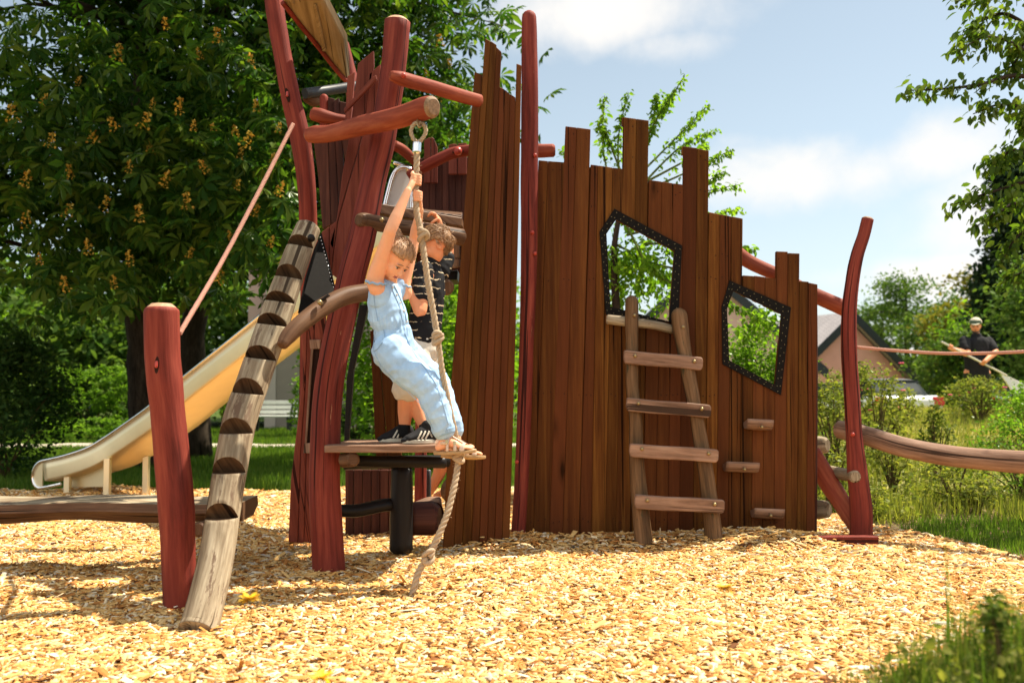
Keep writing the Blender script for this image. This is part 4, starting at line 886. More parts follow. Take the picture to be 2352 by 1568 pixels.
grass('near_grass', 450, (.5, 1.5), (1.6, 2.6), .19, .004, M['grass'], lambda x, y: x > np.interp(y, [1.5, 2, 2.6], [.4, .52, .75])+np.abs(RNG.normal(0, .12, len(x))), 'taller pale grass stalks in the near right corner', lean=.35)
n = 9000; x = RNG.uniform(.3, 2.4, n); y = RNG.uniform(1.5, 3.6, n); k = nearkeep(x-.03, y); x, y = x[k], y[k]
o = leaves('ground_cover', np.stack([x, y, gz(x, y)+RNG.uniform(-.02, .09, len(x))], 1), .022*RNG.uniform(.5, 1.4, len(x)), M['rose'], leaf_t(.4), 0); tag(o, 'small leafy weeds mixed into the near grass', 'weeds', kind='stuff')
# ---- foreground flowers
def flower(px, py, D, r, label, mat, cat='flower', grp=None):
    c = P(px, py, D); t = thing('wild_flower', (c.x+.03, c.y+.05, gzf(c.x, c.y)-.02), label, cat, grp)
    mb = MB(); mb.tube([V((c.x+.03, c.y+.05, gzf(c.x, c.y)-.03)), V((c.x+.02, c.y+.02, c.z*.5)), c], [.0016, .0013], seg=5, n=8); mb.build('stem', M['greenstem'], t)
    n = 26; a = RNG.uniform(0, 6.28, n); ax = np.stack([np.cos(a), np.sin(a), RNG.uniform(-.1, .9, n)], 1); tv, tf = leaf_t(.22, .1, .05)
    vv = place(tv, np.tile(np.array(c), (n, 1)), ax, np.tile([0, 0, 1.], (n, 1)), np.full(n, r)); link('petals', np_mesh('petals', vv, tf, len(tv), n, mat), t)
flower(573, 1377, 2.6, .033, 'yellow blurred flower close to the camera, right of the notched log foot', M['yellow'])
flower(740, 1560, 2.3, .032, 'yellow flower cut by the bottom edge of the picture', M['yellow'])
flower(1664, 1352, 2.7, .030, 'yellow flower in front of the ladder foot', M['yellow'])
for i, (px, py, D, mt, cn) in enumerate(((2170, 1330, 2.9, 'redcap', 'small red flower head on a thin bent stem at the right'), (2255, 1452, 2.7, 'white', 'white flower head in the near grass, above the other white ones'), (1990, 1410, 2.7, 'white', 'white daisy head left of the near grass'), (2060, 1455, 2.75, 'white', 'white daisy head at the edge of the near grass'), (1790, 1495, 2.7, 'white', 'white flower head out on the chips at the lower right'))):
    flower(px, py, D, .014, cn, M[mt])
# ---- plants with leaves
def at_ground(px, D): p = P(px, 900, D); return (p.x, p.y, gzf(p.x, p.y)-.03)
def shrub(name, base, rx, ry, h, nl_, ls, mat, label, cat, grp=None, stems=9, tmpl=None, z0=.12, flowers=0, fmat=None, clumps=26, upright=.3, stemmat=None, open_=.5, box=False):
    t = thing(name, base, label, cat, grp); b = V(base); mb = MB(); cl = []
    for i in range(clumps):
        d = rdir(1)[0]; r_ = RNG.uniform(.35, 1)**.5; cz = z0+(1-z0)*RNG.uniform(0, 1)**.8; wdt = math.sqrt(max(.05, 1-((cz-.45)/.62)**2)); cl.append((b.x+RNG.uniform(-1, 1)*rx, b.y+RNG.uniform(-1, 1)*ry, b.z+h*RNG.uniform(z0, 1)) if box else (b.x+d[0]*rx*r_*wdt, b.y+d[1]*ry*r_*wdt, b.z+cz*h))
    for i in range(stems):
        e = V(cl[i % len(cl)]); mb.tube([b+V((random.uniform(-.1, .1)*rx, random.uniform(-.1, .1)*ry, -.03)), b.lerp(e, .5)+V((0, 0, h*.1)), e], [.007+.006*h, .003], seg=5, n=6)
    mb.build('stem', stemmat or M['stem'], t)
    c = np.array(cl); k = RNG.integers(0, len(c), nl_)
    if box: open_ *= .25
    pos = c[k]+RNG.normal(0, 1, (nl_, 3))*np.array([rx, ry, h*.5])*open_*.42; pos[:, 2] = np.maximum(pos[:, 2], b.z+.03)
    leaves('foliage', pos, ls*RNG.uniform(.6, 1.3, nl_), mat, tmpl or leaf_t(), -.1 if upright > .5 else .15, t)
    if flowers:
        mb = MB()
        for i in range(flowers):
            q = V(c[RNG.integers(0, len(c))])+V(RNG.normal(0, .12, 3)); q.z = max(q.z, b.z+h*.55)+RNG.uniform(0, .15)*h; fb = MB()
            for a in range(5): fb.ball(q+V((math.cos(a*1.26)*.017, math.sin(a*1.26)*.017, 0)), (.017, .017, .009), 6, 4)
            fb.build('bloom', fmat, t)
    return t
def tree(name, base, trunk, clumps, nl_, ls, mat, label, tmpl=None, grp=None, cr=.5, droop=.3, limb=True, flowers=0, bark=None, cat='tree', squash=.7, lt=.03):
    """trunk: list of (point, radius); clumps: (n,3) centres"""
    t = thing(name, base, label, cat, grp); mb = MB(); pts = [V(p) for p, r in trunk]; mb.tube(pts, [r for p, r in trunk], seg=12, rough=.12, n=len(pts)*5, cap=(0, 0))
    tk = mb.build('trunk', bark or M['bark'], t); c = np.array(clumps)
    if limb:
        mb = MB(); dense_ = catmull(pts, 30)[8:]
        for q in c[RNG.permutation(len(c))[:46]]:
            q = V(q); a = min(dense_, key=lambda p: (p-q).length+max(0, p.z-q.z)*1.2); mb.tube([a, a.lerp(q, .5)+V((0, 0, .12*(q-a).length)), q], [max(.012, lt*(q-a).length), .006], seg=6, n=7, cap=(0, 0))
        mb.build('limb', bark or M['bark'], t)
    k = RNG.integers(0, len(c), nl_); pos = c[k]+RNG.normal(0, 1, (nl_, 3))*np.array([cr, cr, cr*squash])
    leaves('crown', pos, ls*RNG.uniform(.65, 1.25, nl_), mat, tmpl or leaf_t(.36), droop, t)
    return t
def ell(c, r, n, shell=.55, zmin=None, keep=None):
    o = []
    while len(o) < n:
        d = rdir(1)[0]*RNG.uniform(shell, 1)**.6; p = np.array(c)+d*np.array(r)
        if zmin is not None and p[2] < zmin: continue
        if keep is not None and not keep(p): continue
        o.append(p)
    return np.array(o)
CT = chestnut_t()
def px_of(p): q = proj(V(p)); return q
# chestnuts
for i, (px, D, h, rx, lab) in enumerate(((2290, 2.3, .17, .07, 'leafy dark weed in the near right corner, right of the red flower'), (2100, 2.2, .13, .07, 'low leafy weed at the left end of the near grass'), (2215, 2.1, .14, .07, 'leafy weed below the white flower head in the near grass'))):
    q = at_ground(px, D); shrub('weed', q, rx, rx, h, 520, .02, M['grassdark'], lab, 'plant', stems=7, clumps=14, z0=.1, open_=.5)
def keepA(p):
    q = proj(V(p)); return q[0] < 690 or q[1] < 330
t1b = P(352, 945, 13.6); t1b.z = -.05
cA = np.concatenate([ell((-5.6, 12.8, 6.1), (5.6, 3.1, 4.7), 300, .42, 2.5), ell((-4.6, 11.2, 3.5), (3.6, 1.0, 1.4), 50, .3, 2.2, lambda p: proj(V(p))[0] < 650)])
ch1 = tree('chestnut_tree', t1b, [(t1b, .3), (P(335, 800, 13.6), .24), (P(318, 640, 13.6), .21), (P(330, 300, 13.4), .18), (P(345, -60, 13.2), .13), (P(350, -400, 13), .06)], cA, 8800, .21, M['chestnut'], 'large dark horse chestnut tree with ochre blossom clusters filling the left background', CT, cr=.4, droop=.45, lt=.014)
# blossoms on the camera side
mb = MB(); n = 46; zz = RNG.uniform(0, 1, n); an = RNG.uniform(0, 6.28, n); rad = .055*(1-zz*.75); pp = np.stack([np.cos(an)*rad, np.sin(an)*rad, zz*.2-.05], 1)
bo = thing('tmpb', (0, 0, 0), 'x', 'x'); lf = leaves('blossom', pp, np.full(n, .036), M['blossom'], leaf_t(.42, .05, .05), 0, bo); bme = lf.data
bpy.data.objects.remove(lf); bpy.data.objects.remove(bo)
fl = [(100, 235), (270, 130), (380, 60), (352, 245), (262, 290), (330, 285), (445, 295), (490, 300), (565, 330), (298, 390), (430, 470), (320, 500), (155, 490), (115, 330), (160, 400), (620, 560), (585, 490), (205, 575), (435, 585), (300, 600), (30, 270), (90, 600), (530, 545), (550, 360), (540, 305), (625, 380), (545, 430), (215, 320), (240, 475), (380, 420), (470, 390), (500, 90), (460, 130), (575, 150), (590, 250), (640, 300), (640, 440), (655, 600), (150, 660), (60, 420), (345, 345), (410, 250), (180, 190), (60, 510), (260, 655), (505, 640), (1035, 150), (1005, 230), (1010, 100), (980, 170)]
for i, (x, y) in enumerate(fl):
    c = bpy.data.objects.new('blossom', bme); COL.objects.link(c); c.parent = ch1; D = 9.7 if y > 380 else 9.4+random.uniform(-.1, .5)
    if x > 900: D = 12.6
    c.location = P(x, y, D)-t1b; c.rotation_euler = (random.uniform(-.4, .4), random.uniform(-.4, .4), random.uniform(0, 6)); s_ = random.uniform(.5, .9); c.scale = (s_,)*3
# leaf sprays carrying the blossoms towards us
pos = []
for x, y in fl:
    D = 9.75 if y > 380 else 9.7
    if x > 900: continue
    for k in range(9): q = P(x+random.gauss(0, 34), y+28+random.gauss(0, 20), D+random.uniform(0, .5)); pos.append(q)
pos = np.array(pos); leaves('leaf_spray', pos, .22*RNG.uniform(.7, 1.2, len(pos)), M['chestnut'], CT, .5, ch1)
t2b = P(452, 950, 15.5); t2b.z = -.05
cB = np.concatenate([ell((-3.3, 14.4, 6.2), (2.75, 1.9, 4.1), 150, .45, 2.7, lambda p: proj(V(p))[0] < 1045), ell((-2.0, 13.6, 3.9), (.9, .9, 1.2), 24, .3, 2.6)])
tree('chestnut_tree', t2b, [(t2b, .26), (P(440, 800, 15.5), .2), (P(462, 660, 15.5), .18), (P(520, 400, 15.4), .15), (P(600, 100, 15.2), .1), (P(640, -150, 15), .05)], cB, 7000, .22, M['chestnut'], 'horse chestnut tree with bright sunlit leaves rising behind the tower roof', CT, cr=.4, droop=.4)
# shrubs on the left
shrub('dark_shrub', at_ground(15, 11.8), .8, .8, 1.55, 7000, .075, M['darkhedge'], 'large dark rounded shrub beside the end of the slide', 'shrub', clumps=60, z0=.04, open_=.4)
shrub('hedge', at_ground(225, 22.5), 1.15, .5, 1.55, 9000, .075, M['hedge'], 'bright green leafy hedge behind the slide', 'hedge', clumps=150, z0=.05, box=True, upright=.9)
shrub('hedge', at_ground(225, 20.7), 1.0, .35, .5, 4600, .065, M['hedge'], 'low bright green hedge along the pale path', 'hedge', clumps=110, z0=.1, box=True, upright=.9)
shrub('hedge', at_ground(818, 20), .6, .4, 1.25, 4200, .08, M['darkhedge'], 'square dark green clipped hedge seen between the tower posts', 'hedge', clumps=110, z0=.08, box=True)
shrub('leafy_shrub', at_ground(693, 22), .28, .3, 1.15, 700, .10, M['young'], 'light green young shrub near the white bench', 'shrub', clumps=18)
shrub('leafy_shrub', at_ground(735, 23), .55, .5, 2.9, 1500, .12, M['young'], 'taller light green shrub behind the white bench', 'shrub', clumps=22, z0=.35)
shrub('leafy_shrub', at_ground(515, 24), .45, .4, 1.7, 1200, .11, M['hedge'], 'green shrub left of the white bench, under the slide', 'shrub', clumps=20, z0=.3)
shrub('leafy_shrub', at_ground(60, 27), 2.0, 1, 2.5, 5000, .12, M['young'], 'pale sunlit shrub behind the large dark shrub', 'shrub', clumps=44)
shrub('leafy_shrub', at_ground(1020, 13.5), 1.1, .8, 2.7, 4200, .11, M['young'], 'bright yellow-green bush filling the gap behind the tower', 'shrub', clumps=44, z0=.05)
shrub('leafy_shrub', at_ground(870, 16), .9, .7, 2.5, 2600, .12, M['hedge'], 'green bush seen between the tower posts above the clipped hedge', 'shrub', clumps=30, z0=.3)
shrub('leafy_shrub', at_ground(1735, 11), .6, .5, 1.45, 9000, .05, M['young'], 'bright lime green bush in the small window', 'shrub', clumps=40, z0=.1, open_=.4, upright=.9)
# young tree behind the wall
yb = P(1432, 1240, 9.6); yb.z = gzf(yb.x, yb.y)-.05
yt = thing('young_tree', yb, 'slender young tree with long leafy shoots rising above the battlements', 'tree'); mb = MB()
mb.tube([yb, P(1425, 900, 9.6), P(1415, 700, 9.6), P(1412, 560, 9.6), P(1440, 430, 9.6), P(1490, 330, 9.6)], [.055, .05, .04, .03, .02, .008], seg=8, n=26, rough=.1)
mb.build('trunk', M['bark'], yt)
tips = [((1440, 430), (1500, 290), (1570, 178)), ((1450, 420), (1550, 320), (1626, 242)), ((1425, 450), (1420, 320), (1443, 212)), ((1415, 480), (1385, 340), (1388, 220)), ((1470, 380), (1500, 270), (1512, 215)), ((1455, 450), (1590, 390), (1678, 345)), ((1450, 500), (1580, 450), (1697, 424)), ((1440, 540), (1600, 500), (1700, 480)), ((1430, 460), (1340, 400), (1292, 345)), ((1440, 430), (1400, 330), (1375, 285)), ((1460, 440), (1560, 340), (1640, 300)), ((1480, 420), (1590, 360), (1620, 330)), ((1480, 560), (1640, 560), (1735, 575)), ((1470, 600), (1650, 640), (1770, 690)), ((1412, 560), (1470, 600), (1462, 700)), ((1450, 400), (1470, 330), (1462, 290)), ((1470, 350), (1520, 250), (1540, 225)), ((1470, 480), (1600, 430), (1660, 395)), ((1520, 640), (1650, 690), (1755, 735)), ((1440, 520), (1490, 610), (1545, 640))]
mb = MB(); lp, la = [], []
for tp in tips:
    D = [9.6, 9.6+random.uniform(-.35, .35), 9.6+random.uniform(-.6, .6)]; q = [P(a, b, d) for (a, b), d in zip(tp, D)]; mb.tube(q, [.014, .003], seg=5, n=10)
    dn = catmull(q, 60)
    for i in range(14, 60):
        for s_ in range(4 if i > 22 else 1):
            t = (dn[min(i+1, 59)]-dn[i-1]).normalized(); lp.append(dn[i]+V(RNG.normal(0, .022, 3))); la.append(t*.3+V((random.gauss(0, .5), random.gauss(0, .5), random.gauss(-.55, .35))))
mb.build('shoot', M['greenstem'], yt)
cl = ell(P(1465, 640, 9.8), (.52, .5, .52), 40, .2, .9); k = RNG.integers(0, 40, 1900); ex = cl[k]+RNG.normal(0, .09, (1900, 3))
cl2 = ell(P(1730, 740, 9.9), (.2, .3, .22), 8, .2); ex2 = cl2[RNG.integers(0, 8, 260)]+RNG.normal(0, .07, (260, 3))
exa = np.concatenate([ex, ex2]); al = np.array([tuple(v) for v in la]); exn = RNG.normal(size=(len(exa), 3)); exn[:, 2] -= .5
leaves('crown', np.concatenate([np.array([tuple(v) for v in lp]), exa]), np.concatenate([0.058*RNG.uniform(.6, 1.2, len(lp)), .075*RNG.uniform(.6, 1.2, len(exa))]), M['young'], leaf_t(.3, .15, .06), .5, yt, ax=np.concatenate([al, exn]))
# cherry whose branches hang in from the right
cb_ = V((5.3, 7.9, gzf(5.3, 7.9)-.1))
ct = thing('cherry_tree', cb_, 'broadleaf tree whose leafy branches hang in from the right edge', 'tree'); mb = MB()
mb.tube([cb_, cb_+V((.05, 0, 1.5)), cb_+V((0, .05, 3)), cb_+V((-.1, .1, 4.8))], [.16, .13, .1, .05], seg=10, n=20, rough=.1); mb.build('trunk', M['bark'], ct)
brs = [((2500, 240, 7.9), (2352, 175, 7.8), (2250, 195, 7.7), (2160, 205, 7.7), (2082, 208, 7.7)), ((2500, 240, 7.9), (2360, 120, 7.8), (2270, 85, 7.7), (2200, 120, 7.7)), ((2560, 60, 7.9), (2400, -30, 7.8), (2290, -20, 7.7), (2195, 5, 7.6)), ((2500, 240, 8), (2380, 250, 7.9), (2300, 240, 7.8), (2235, 262, 7.8)), ((2540, 300, 8), (2380, 265, 8), (2345, 300, 8)), ((2500, 420, 8.1), (2352, 350, 8), (2300, 360, 8), (2275, 385, 8)), ((2520, 480, 8.1), (2380, 420, 8), (2280, 440, 7.9), (2190, 470, 7.9)), ((2520, 560, 8.2), (2360, 470, 8.1), (2290, 490, 8), (2240, 522, 8)), ((2520, 560, 8.2), (2400, 520, 8.1), (2340, 540, 8.1), (2300, 600, 8.1)), ((2520, 640, 8.3), (2420, 600, 8.2), (2350, 625, 8.2), (2310, 640, 8.2)), ((2480, 180, 7.9), (2330, 40, 7.9), (2250, 50, 7.9), (2215, 80, 7.9)), ((2480, 150, 7.9), (2380, 60, 7.9), (2340, 130, 7.9), (2310, 170, 7.9))]
mb = MB(); lp, la = [], []
for br in brs:
    q = [P(*a) for a in br]; mb.tube([cb_+V((0, .05, max(1.2, q[0].z-cb_.z-.35)))]+q, [.034, .022, .012, .004], seg=6, n=22); dn = catmull(q, 70)
    for i in range(16, 70):
        for s_ in range(3):
            lp.append(dn[i]+V(RNG.normal(0, .045, 3))); la.append(V((random.gauss(-.3, .5), random.gauss(0, .5), random.gauss(-.65, .35))))
mb.build('limb', M['bark'], ct)
ex = ell(cb_+V((.3, .3, 3.6)), (1.1, 1.2, 2.0), 60, .4, 1.6); exa = ex[RNG.integers(0, 60, 400)]+RNG.normal(0, .22, (400, 3)); ea = RNG.normal(size=(400, 3)); ea[:, 2] -= .6
leaves('crown', np.concatenate([np.array([tuple(v) for v in lp]), exa]), .088*RNG.uniform(.6, 1.2, len(lp)+400), M['cherry'], leaf_t(.27, .14, .07), .5, ct, ax=np.concatenate([np.array([tuple(v) for v in la]), ea]))
# bank of roses
rb = [(1915, 9.8, .38, .95, 'tall rose bush right beside the end of the castle wall'), (2012, 11, .3, .9, 'pink rose bush behind the crooked post, below the pink house'), (2055, 12.2, .26, .55, 'rose bush in front of the parked white car'), (2080, 13.2, .22, .4, 'dry yellowish bush under the parked car tail light'), (2250, 13.4, .45, .55, 'rose bush with pink blooms in front of the man'), (2360, 11.5, .45, .7, 'dense rose bush at the right edge below the man'), (2045, 9.2, .2, .5, 'sparse rose bush under the log rail'), (2150, 9.8, .16, .72, 'bare stemmed bush in the middle of the bank'), (2190, 8.5, .34, .42, 'low rose bush just below the log rail, right of centre'), (2345, 8.9, .45, .7, 'dark leafy bush at the right edge under the log rail'), (1905, 8.6, .3, .5, 'low bush at the chip edge by the stepping logs'), (1990, 8.0, .2, .28, 'small seedling bush at the edge of the wood chips'), (2240, 8.3, .22, .26, 'small green weed patch below the log rail'), (1955, 12.6, .4, .75, 'rose bush with few blooms left of the crooked post, higher on the bank'), (2222, 14.3, .3, .5, 'yellow-green rose bush left of the man on the bank top')]
for i, (px, D, rx, h, lab) in enumerate(rb):
    b = at_ground(px, D); shrub('rose_bush', b, rx, rx, h, int(1500*rx/.45*(h+.25)), .05 if D > 9 else .042, M['rose'] if i not in (5, 9) else M['hedge'], lab, 'bush', 'rose bushes on the bank', stems=16, flowers=(0 if i in (3, 6, 7, 8, 9, 10, 11, 12) else 5), fmat=M['pink'], clumps=30, z0=.15, stemmat=M['stem'], open_=.42)
# ---- buildings
def gable_house(name, c, rot, hw, eave, apex, ln, wallm, label, win=(), over=.35):
    t = thing(name, c, label, 'house'); t.rotation_euler = (0, 0, 0); c = V(c); Rm = Matrix.Rotation(rot, 3, 'Z')
    w = lambda x, y, z: c+Rm @ V((x, y, z))
    mb = MB(); mb.prism([w(-hw, 0, -1.5), w(hw, 0, -1.5), w(hw, 0, eave), w(0, 0, apex), w(-hw, 0, eave)], Rm @ V((0, ln, 0)), 0); wl = mb.build('wall', wallm, t)
    sl_ = (apex-eave)/hw
    for sg in (-1, 1):
        mb = MB(); x1 = sg*(hw+over); z1 = eave-sl_*over+.12
        mb.prism([w(0, -over, apex+.12), w(x1, -over, z1), w(x1, -over, z1+.16), w(0, -over, apex+.3)], Rm @ V((0, ln+2*over, 0)), 0); rf = mb.build('roof', M['tiles'], t)
        mb = MB(); mb.prism([w(0, -over-.06, apex-.05), w(x1, -over-.06, z1-.22), w(x1, -over-.06, z1+.17), w(0, -over-.06, apex+.32)], Rm @ V((0, .05, 0)), 0); f_ = mb.build('fascia', M['fascia'], t)
    for (x, z, ww, hh) in win:
        mb = MB(); mb.prism([w(x-ww, -.05, z-hh), w(x+ww, -.05, z-hh), w(x+ww, -.05, z+hh), w(x-ww, -.05, z+hh)], Rm @ V((0, .045, 0)), 0); wn = mb.build('window', M['frame'], t)
        mb = MB(); mb.prism([w(x-ww*.86, -.06, z-hh*.86), w(x+ww*.86, -.06, z-hh*.86), w(x+ww*.86, -.06, z+hh*.86), w(x-ww*.86, -.06, z+hh*.86)], Rm @ V((0, .008, 0)), 0)
        g = mb.mesh('pane', M['glass']); o = link('pane', g, wn)
    return t
p = P(1950, 900, 38); gable_house('gable_house', (p.x, 38, -.3), math.radians(20), 4.5, .35, 4.05, 12, M['pinkwall'], 'pink rendered house with dark slate gable edges behind the crooked post')
p = P(1618, 900, 34); gable_house('gable_house', (p.x, 34, -.3), math.radians(-6), 3.7, 2.1, 5.4, 12, M['creamwall'], 'beige house with a dark edged roof seen through the small window', win=((2.6, 1.1, .6, .5),))
bd = thing('apartment_building', (-8, 29, 0), 'taupe rendered building with a pale corner behind the white bench', 'building'); mb = MB()
x0, x1 = P(632, 900, 28).x, P(850, 900, 28).x; mb.prism([(x0, 28, -.2), (x1, 28, -.2), (x1, 28, 5.2), (x0, 28, 5.2)], (0, 9, 0), 0); mb.build('wall', M['taupe'], bd)
xa = P(613, 900, 28).x; mb = MB(); mb.prism([(xa-.05, 27.95, -.2), (x0+.02, 27.95, -.2), (x0+.02, 27.95, 5.2), (xa-.05, 27.95, 5.2)], (0, 9, 0), 0); mb.build('corner_wall', M['corner'], bd)
mb = MB(); mb.prism([(xa-.4, 27.6, 5.2), (x1+.4, 27.6, 5.2), (x1+.4, 27.6, 5.45), (xa-.4, 27.6, 5.45)], (0, 9.6, 0), 0); mb.build('roof', M['fascia'], bd)
for px in (596,): 
    xx = P(px, 900, 28.3).x; mb = MB(); mb.prism([(xx-.35, 28.3, .3), (xx+.3, 28.3, .3), (xx+.3, 28.3, 4.5), (xx-.35, 28.3, 4.5)], (0, 6, 0), 0); mb.build('side_wall', M['creamwall'], bd)
# bench
bn = thing('park_bench', at_ground(635, 25), 'white slatted park bench on the lawn in front of the taupe building', 'bench'); x0, x1 = P(575, 900, 25).x, P(682, 900, 25).x
for z in (.50, .62, .74): mb = MB(); mb.box(((x0+x1)/2-.03, 25.18+(z-.5)*.2, z), ((x1-x0)/2, 0, 0), (0, .015, 0), (0, 0, .045), .004); mb.build('backrest_slat', M['whiteslat'], bn)
for y in (24.75, 24.87, 24.99, 25.11): mb = MB(); mb.box(((x0+x1)/2, y, .40), ((x1-x0)/2+.03, 0, 0), (0, .05, 0), (0, 0, .018), .004); mb.build('seat_slat', M['whiteslat'], bn)
for x in (x0+.16, x1-.16):
    mb = MB(); mb.box((x, 24.95, .36), (.04, 0, 0), (0, .22, 0), (0, 0, .03), .004); mb.box((x, 24.8, .17), (.035, 0, 0), (0, .035, 0), (0, 0, .19), .004); mb.box((x, 25.1, .17), (.035, 0, 0), (0, .035, 0), (0, 0, .19), .004); mb.bar((x, 25.12, .36), (x, 25.26, .8), .05, .04); mb.build('leg', M['iron'], bn)
mb = MB(); q = at_ground(463, 25); mb.box((q[0], q[1], .42), (.14, 0, 0), (0, .14, 0), (0, 0, .42), .01); mb.box((q[0], q[1]-.15, .5), (.09, 0, 0), (0, .02, 0), (0, 0, .22), .004, 1); o = mb.build('litter_bin', [M['stone'], M['iron']], org=q); tag(o, 'grey litter bin on the lawn under the slide', 'bin')
# cars
def car(px, D, zg, mat, label, rot=0):
    c = V((P(px, 900, D).x, D, zg)); t = thing('parked_car', c, label, 'car', 'cars parked behind the bank'); Rm = Matrix.Rotation(rot, 3, 'Z'); w = lambda x, y, z: c+Rm @ V((x, y, z))
    def loft(secs, nm, m_, cap=True):
        mb = MB(); ks = []
        for (y, hw, z0, z1) in secs:
            k = len(mb.v)
            for x, z in ((-hw, z0), (-hw*1.0, (z0+z1)/2), (-hw*.92, z1-.04), (-hw*.8, z1), (hw*.8, z1), (hw*.92, z1-.04), (hw, (z0+z1)/2), (hw, z0)): mb.v.append(tuple(w(x, y, z)))
            ks.append(k)
        for i in range(len(ks)-1):
            for j in range(8): j2 = (j+1) % 8; mb.face((ks[i]+j, ks[i+1]+j, ks[i+1]+j2, ks[i]+j2), None, 0, True)
        mb.face(tuple(ks[0]+j for j in range(8))); mb.face(tuple(ks[-1]+j for j in range(8))[::-1]); return mb.build(nm, m_, t)
    loft([(0, .74, .35, .98), (.12, .85, .25, 1.1), (.9, .88, .22, 1.05), (2.6, .88, .22, .95), (3.9, .86, .24, .82), (4.25, .72, .32, .66)], 'body', mat)
    cab = loft([(.25, .70, .93, .97), (.75, .66, .93, 1.42), (2.0, .66, .93, 1.46), (2.9, .7, .92, .97)], 'cabin', M['glass'])
    loft([(.72, .62, 1.38, 1.45), (1.2, .62, 1.4, 1.49), (2.05, .6, 1.42, 1.49)], 'roof', M['fascia'])
    for sg in (-1, 1):
        mb = MB(); mb.box(w(sg*.68, .05, .97), Rm @ V((.13, 0, 0)), Rm @ V((0, .06, 0)), (0, 0, .10), .02); mb.build('tail_light', M['taillight'], t)
        for y in (.8, 3.4):
            mb = MB(); mb.tube([w(sg*.72, y, .31), w(sg*.9, y, .31)], [.31]*2, seg=20, spl=False); wh = mb.build('wheel', M['tyre'], t)
            mb = MB(); mb.tube([w(sg*.895, y, .31), w(sg*.91, y, .31)], [.19]*2, seg=14, spl=False); o = mb.build('rim', M['steel'], wh)
car(2092, 22, gzf(8, 22), M['carwhite'], 'white parked car with a red tail light showing between the rose bushes', math.radians(8))
car(2025, 28, gzf(8, 28)-.05, M['carblue'], 'grey parked car below the pink house, only its windscreen showing', math.radians(20))
car(2345, 24, gzf(11, 24), M['carblue'], 'grey parked car behind the man at the right edge', math.radians(-15))
# ---- trees in the distance
def far_tree(px, D, zc, r, n, ls, mat, label, base_z=None, tm=None, cr=None, cone=False, grp='trees beyond the play area'):
    b = P(px, 900, D); b.z = gzf(b.x, b.y)-.1; zt = zc+r[2]
    if cone:
        cl = []
        for i in range(90):
            u = RNG.uniform(0, 1)**.8; an = RNG.uniform(0, 6.28); rr_ = r[0]*(1-u)*RNG.uniform(.5, 1)+.12; cl.append((b.x+math.cos(an)*rr_, b.y+math.sin(an)*rr_, b.z+.6+u*(zt-b.z-.6)-rr_*.15))
    else: cl = ell((b.x, b.y, zc), r, max(26, n//120), .35, b.z+.4)
    return tree('conifer' if cone else 'broadleaf_tree', b, [(b, .05*r[2]), (V((b.x, b.y, zc)), .035*r[2]), (V((b.x, b.y, zt*.96)), .01*r[2])], cl, n, ls, mat, label, tm, grp, cr=(cr or r[0]*.2), droop=.2, limb=True, lt=.012)
far_tree(2085, 47, 3.4, (2.3, 1.8, 3.2), 8840, 0.18, M['far'], 'feathery pale green tree right of the pink house', cr=.38)
far_tree(2030, 52, 3.2, (1.6, 1.5, 2.6), 4420, 0.19, M['far'], 'thin airy tree directly behind the pink house roof edge', cr=.3)
far_tree(2185, 44, 2.8, (1.9, 1.5, 2.6), 7140, 0.18, M['far'], 'round mid green tree left of the man', cr=.4)
far_tree(2235, 40, 3.4, (1.6, 1.5, 2.6), 6120, 0.19, M['olive'], 'yellowish olive tree above the man', cr=.4)
far_tree(2275, 34, 1.8, (1.6, 1.4, 2.3), 8840, 0.15, M['young'], 'light green leafy tree right behind the man', cr=.35)
far_tree(2335, 30, 3.6, (1.7, 1.6, 4.4), 15300, 0.19, M['conifer'], 'tall dark conifer at the right edge', cone=True, cr=.26)
far_tree(2440, 22, 2.2, (1.3, 1.3, 2.4), 10200, 0.14, M['far'], 'dark green tree cut by the right edge', cr=.3)
far_tree(2290, 33, 1.4, (2.4, 1.4, 1.9), 7140, 0.18, M['far'], 'dark green thicket at the height of the rake', cr=.4)
far_tree(2180, 42, 1.2, (1.7, 1.2, 1.8), 6120, 0.16, M['far'], 'dark green undergrowth between the house and the man', cr=.4)
for i, (px, D, h, lab) in enumerate(((40, 30, 5, 'dark tree far behind the left shrub'), (180, 27, 4.6, 'dark tree far behind the bright hedge'), (300, 33, 6, 'tall dark tree between the chestnut trunks'), (420, 30, 5.5, 'dark tree far behind the leaning trunk'), (520, 34, 6, 'dark tree above the slide'), (-150, 24, 6, 'tree beyond the left edge of the picture'), (760, 40, 7, 'tree behind the taupe building'), (900, 34, 6, 'tree behind the tower opening'), (1050, 36, 5.5, 'tree behind the plank panel'), (1250, 40, 4, 'tree behind the pole'), (2480, 34, 6, 'tree beyond the right edge of the picture'), (2750, 40, 6, 'second tree beyond the right edge of the picture'), (3050, 36, 5, 'third tree beyond the right edge of the picture'))):
    far_tree(px, D, h*.52, (h*.42, h*.36, h*.5), 5600, .24, M['far'] if i % 2 else M['hedge'], lab, cr=.6)
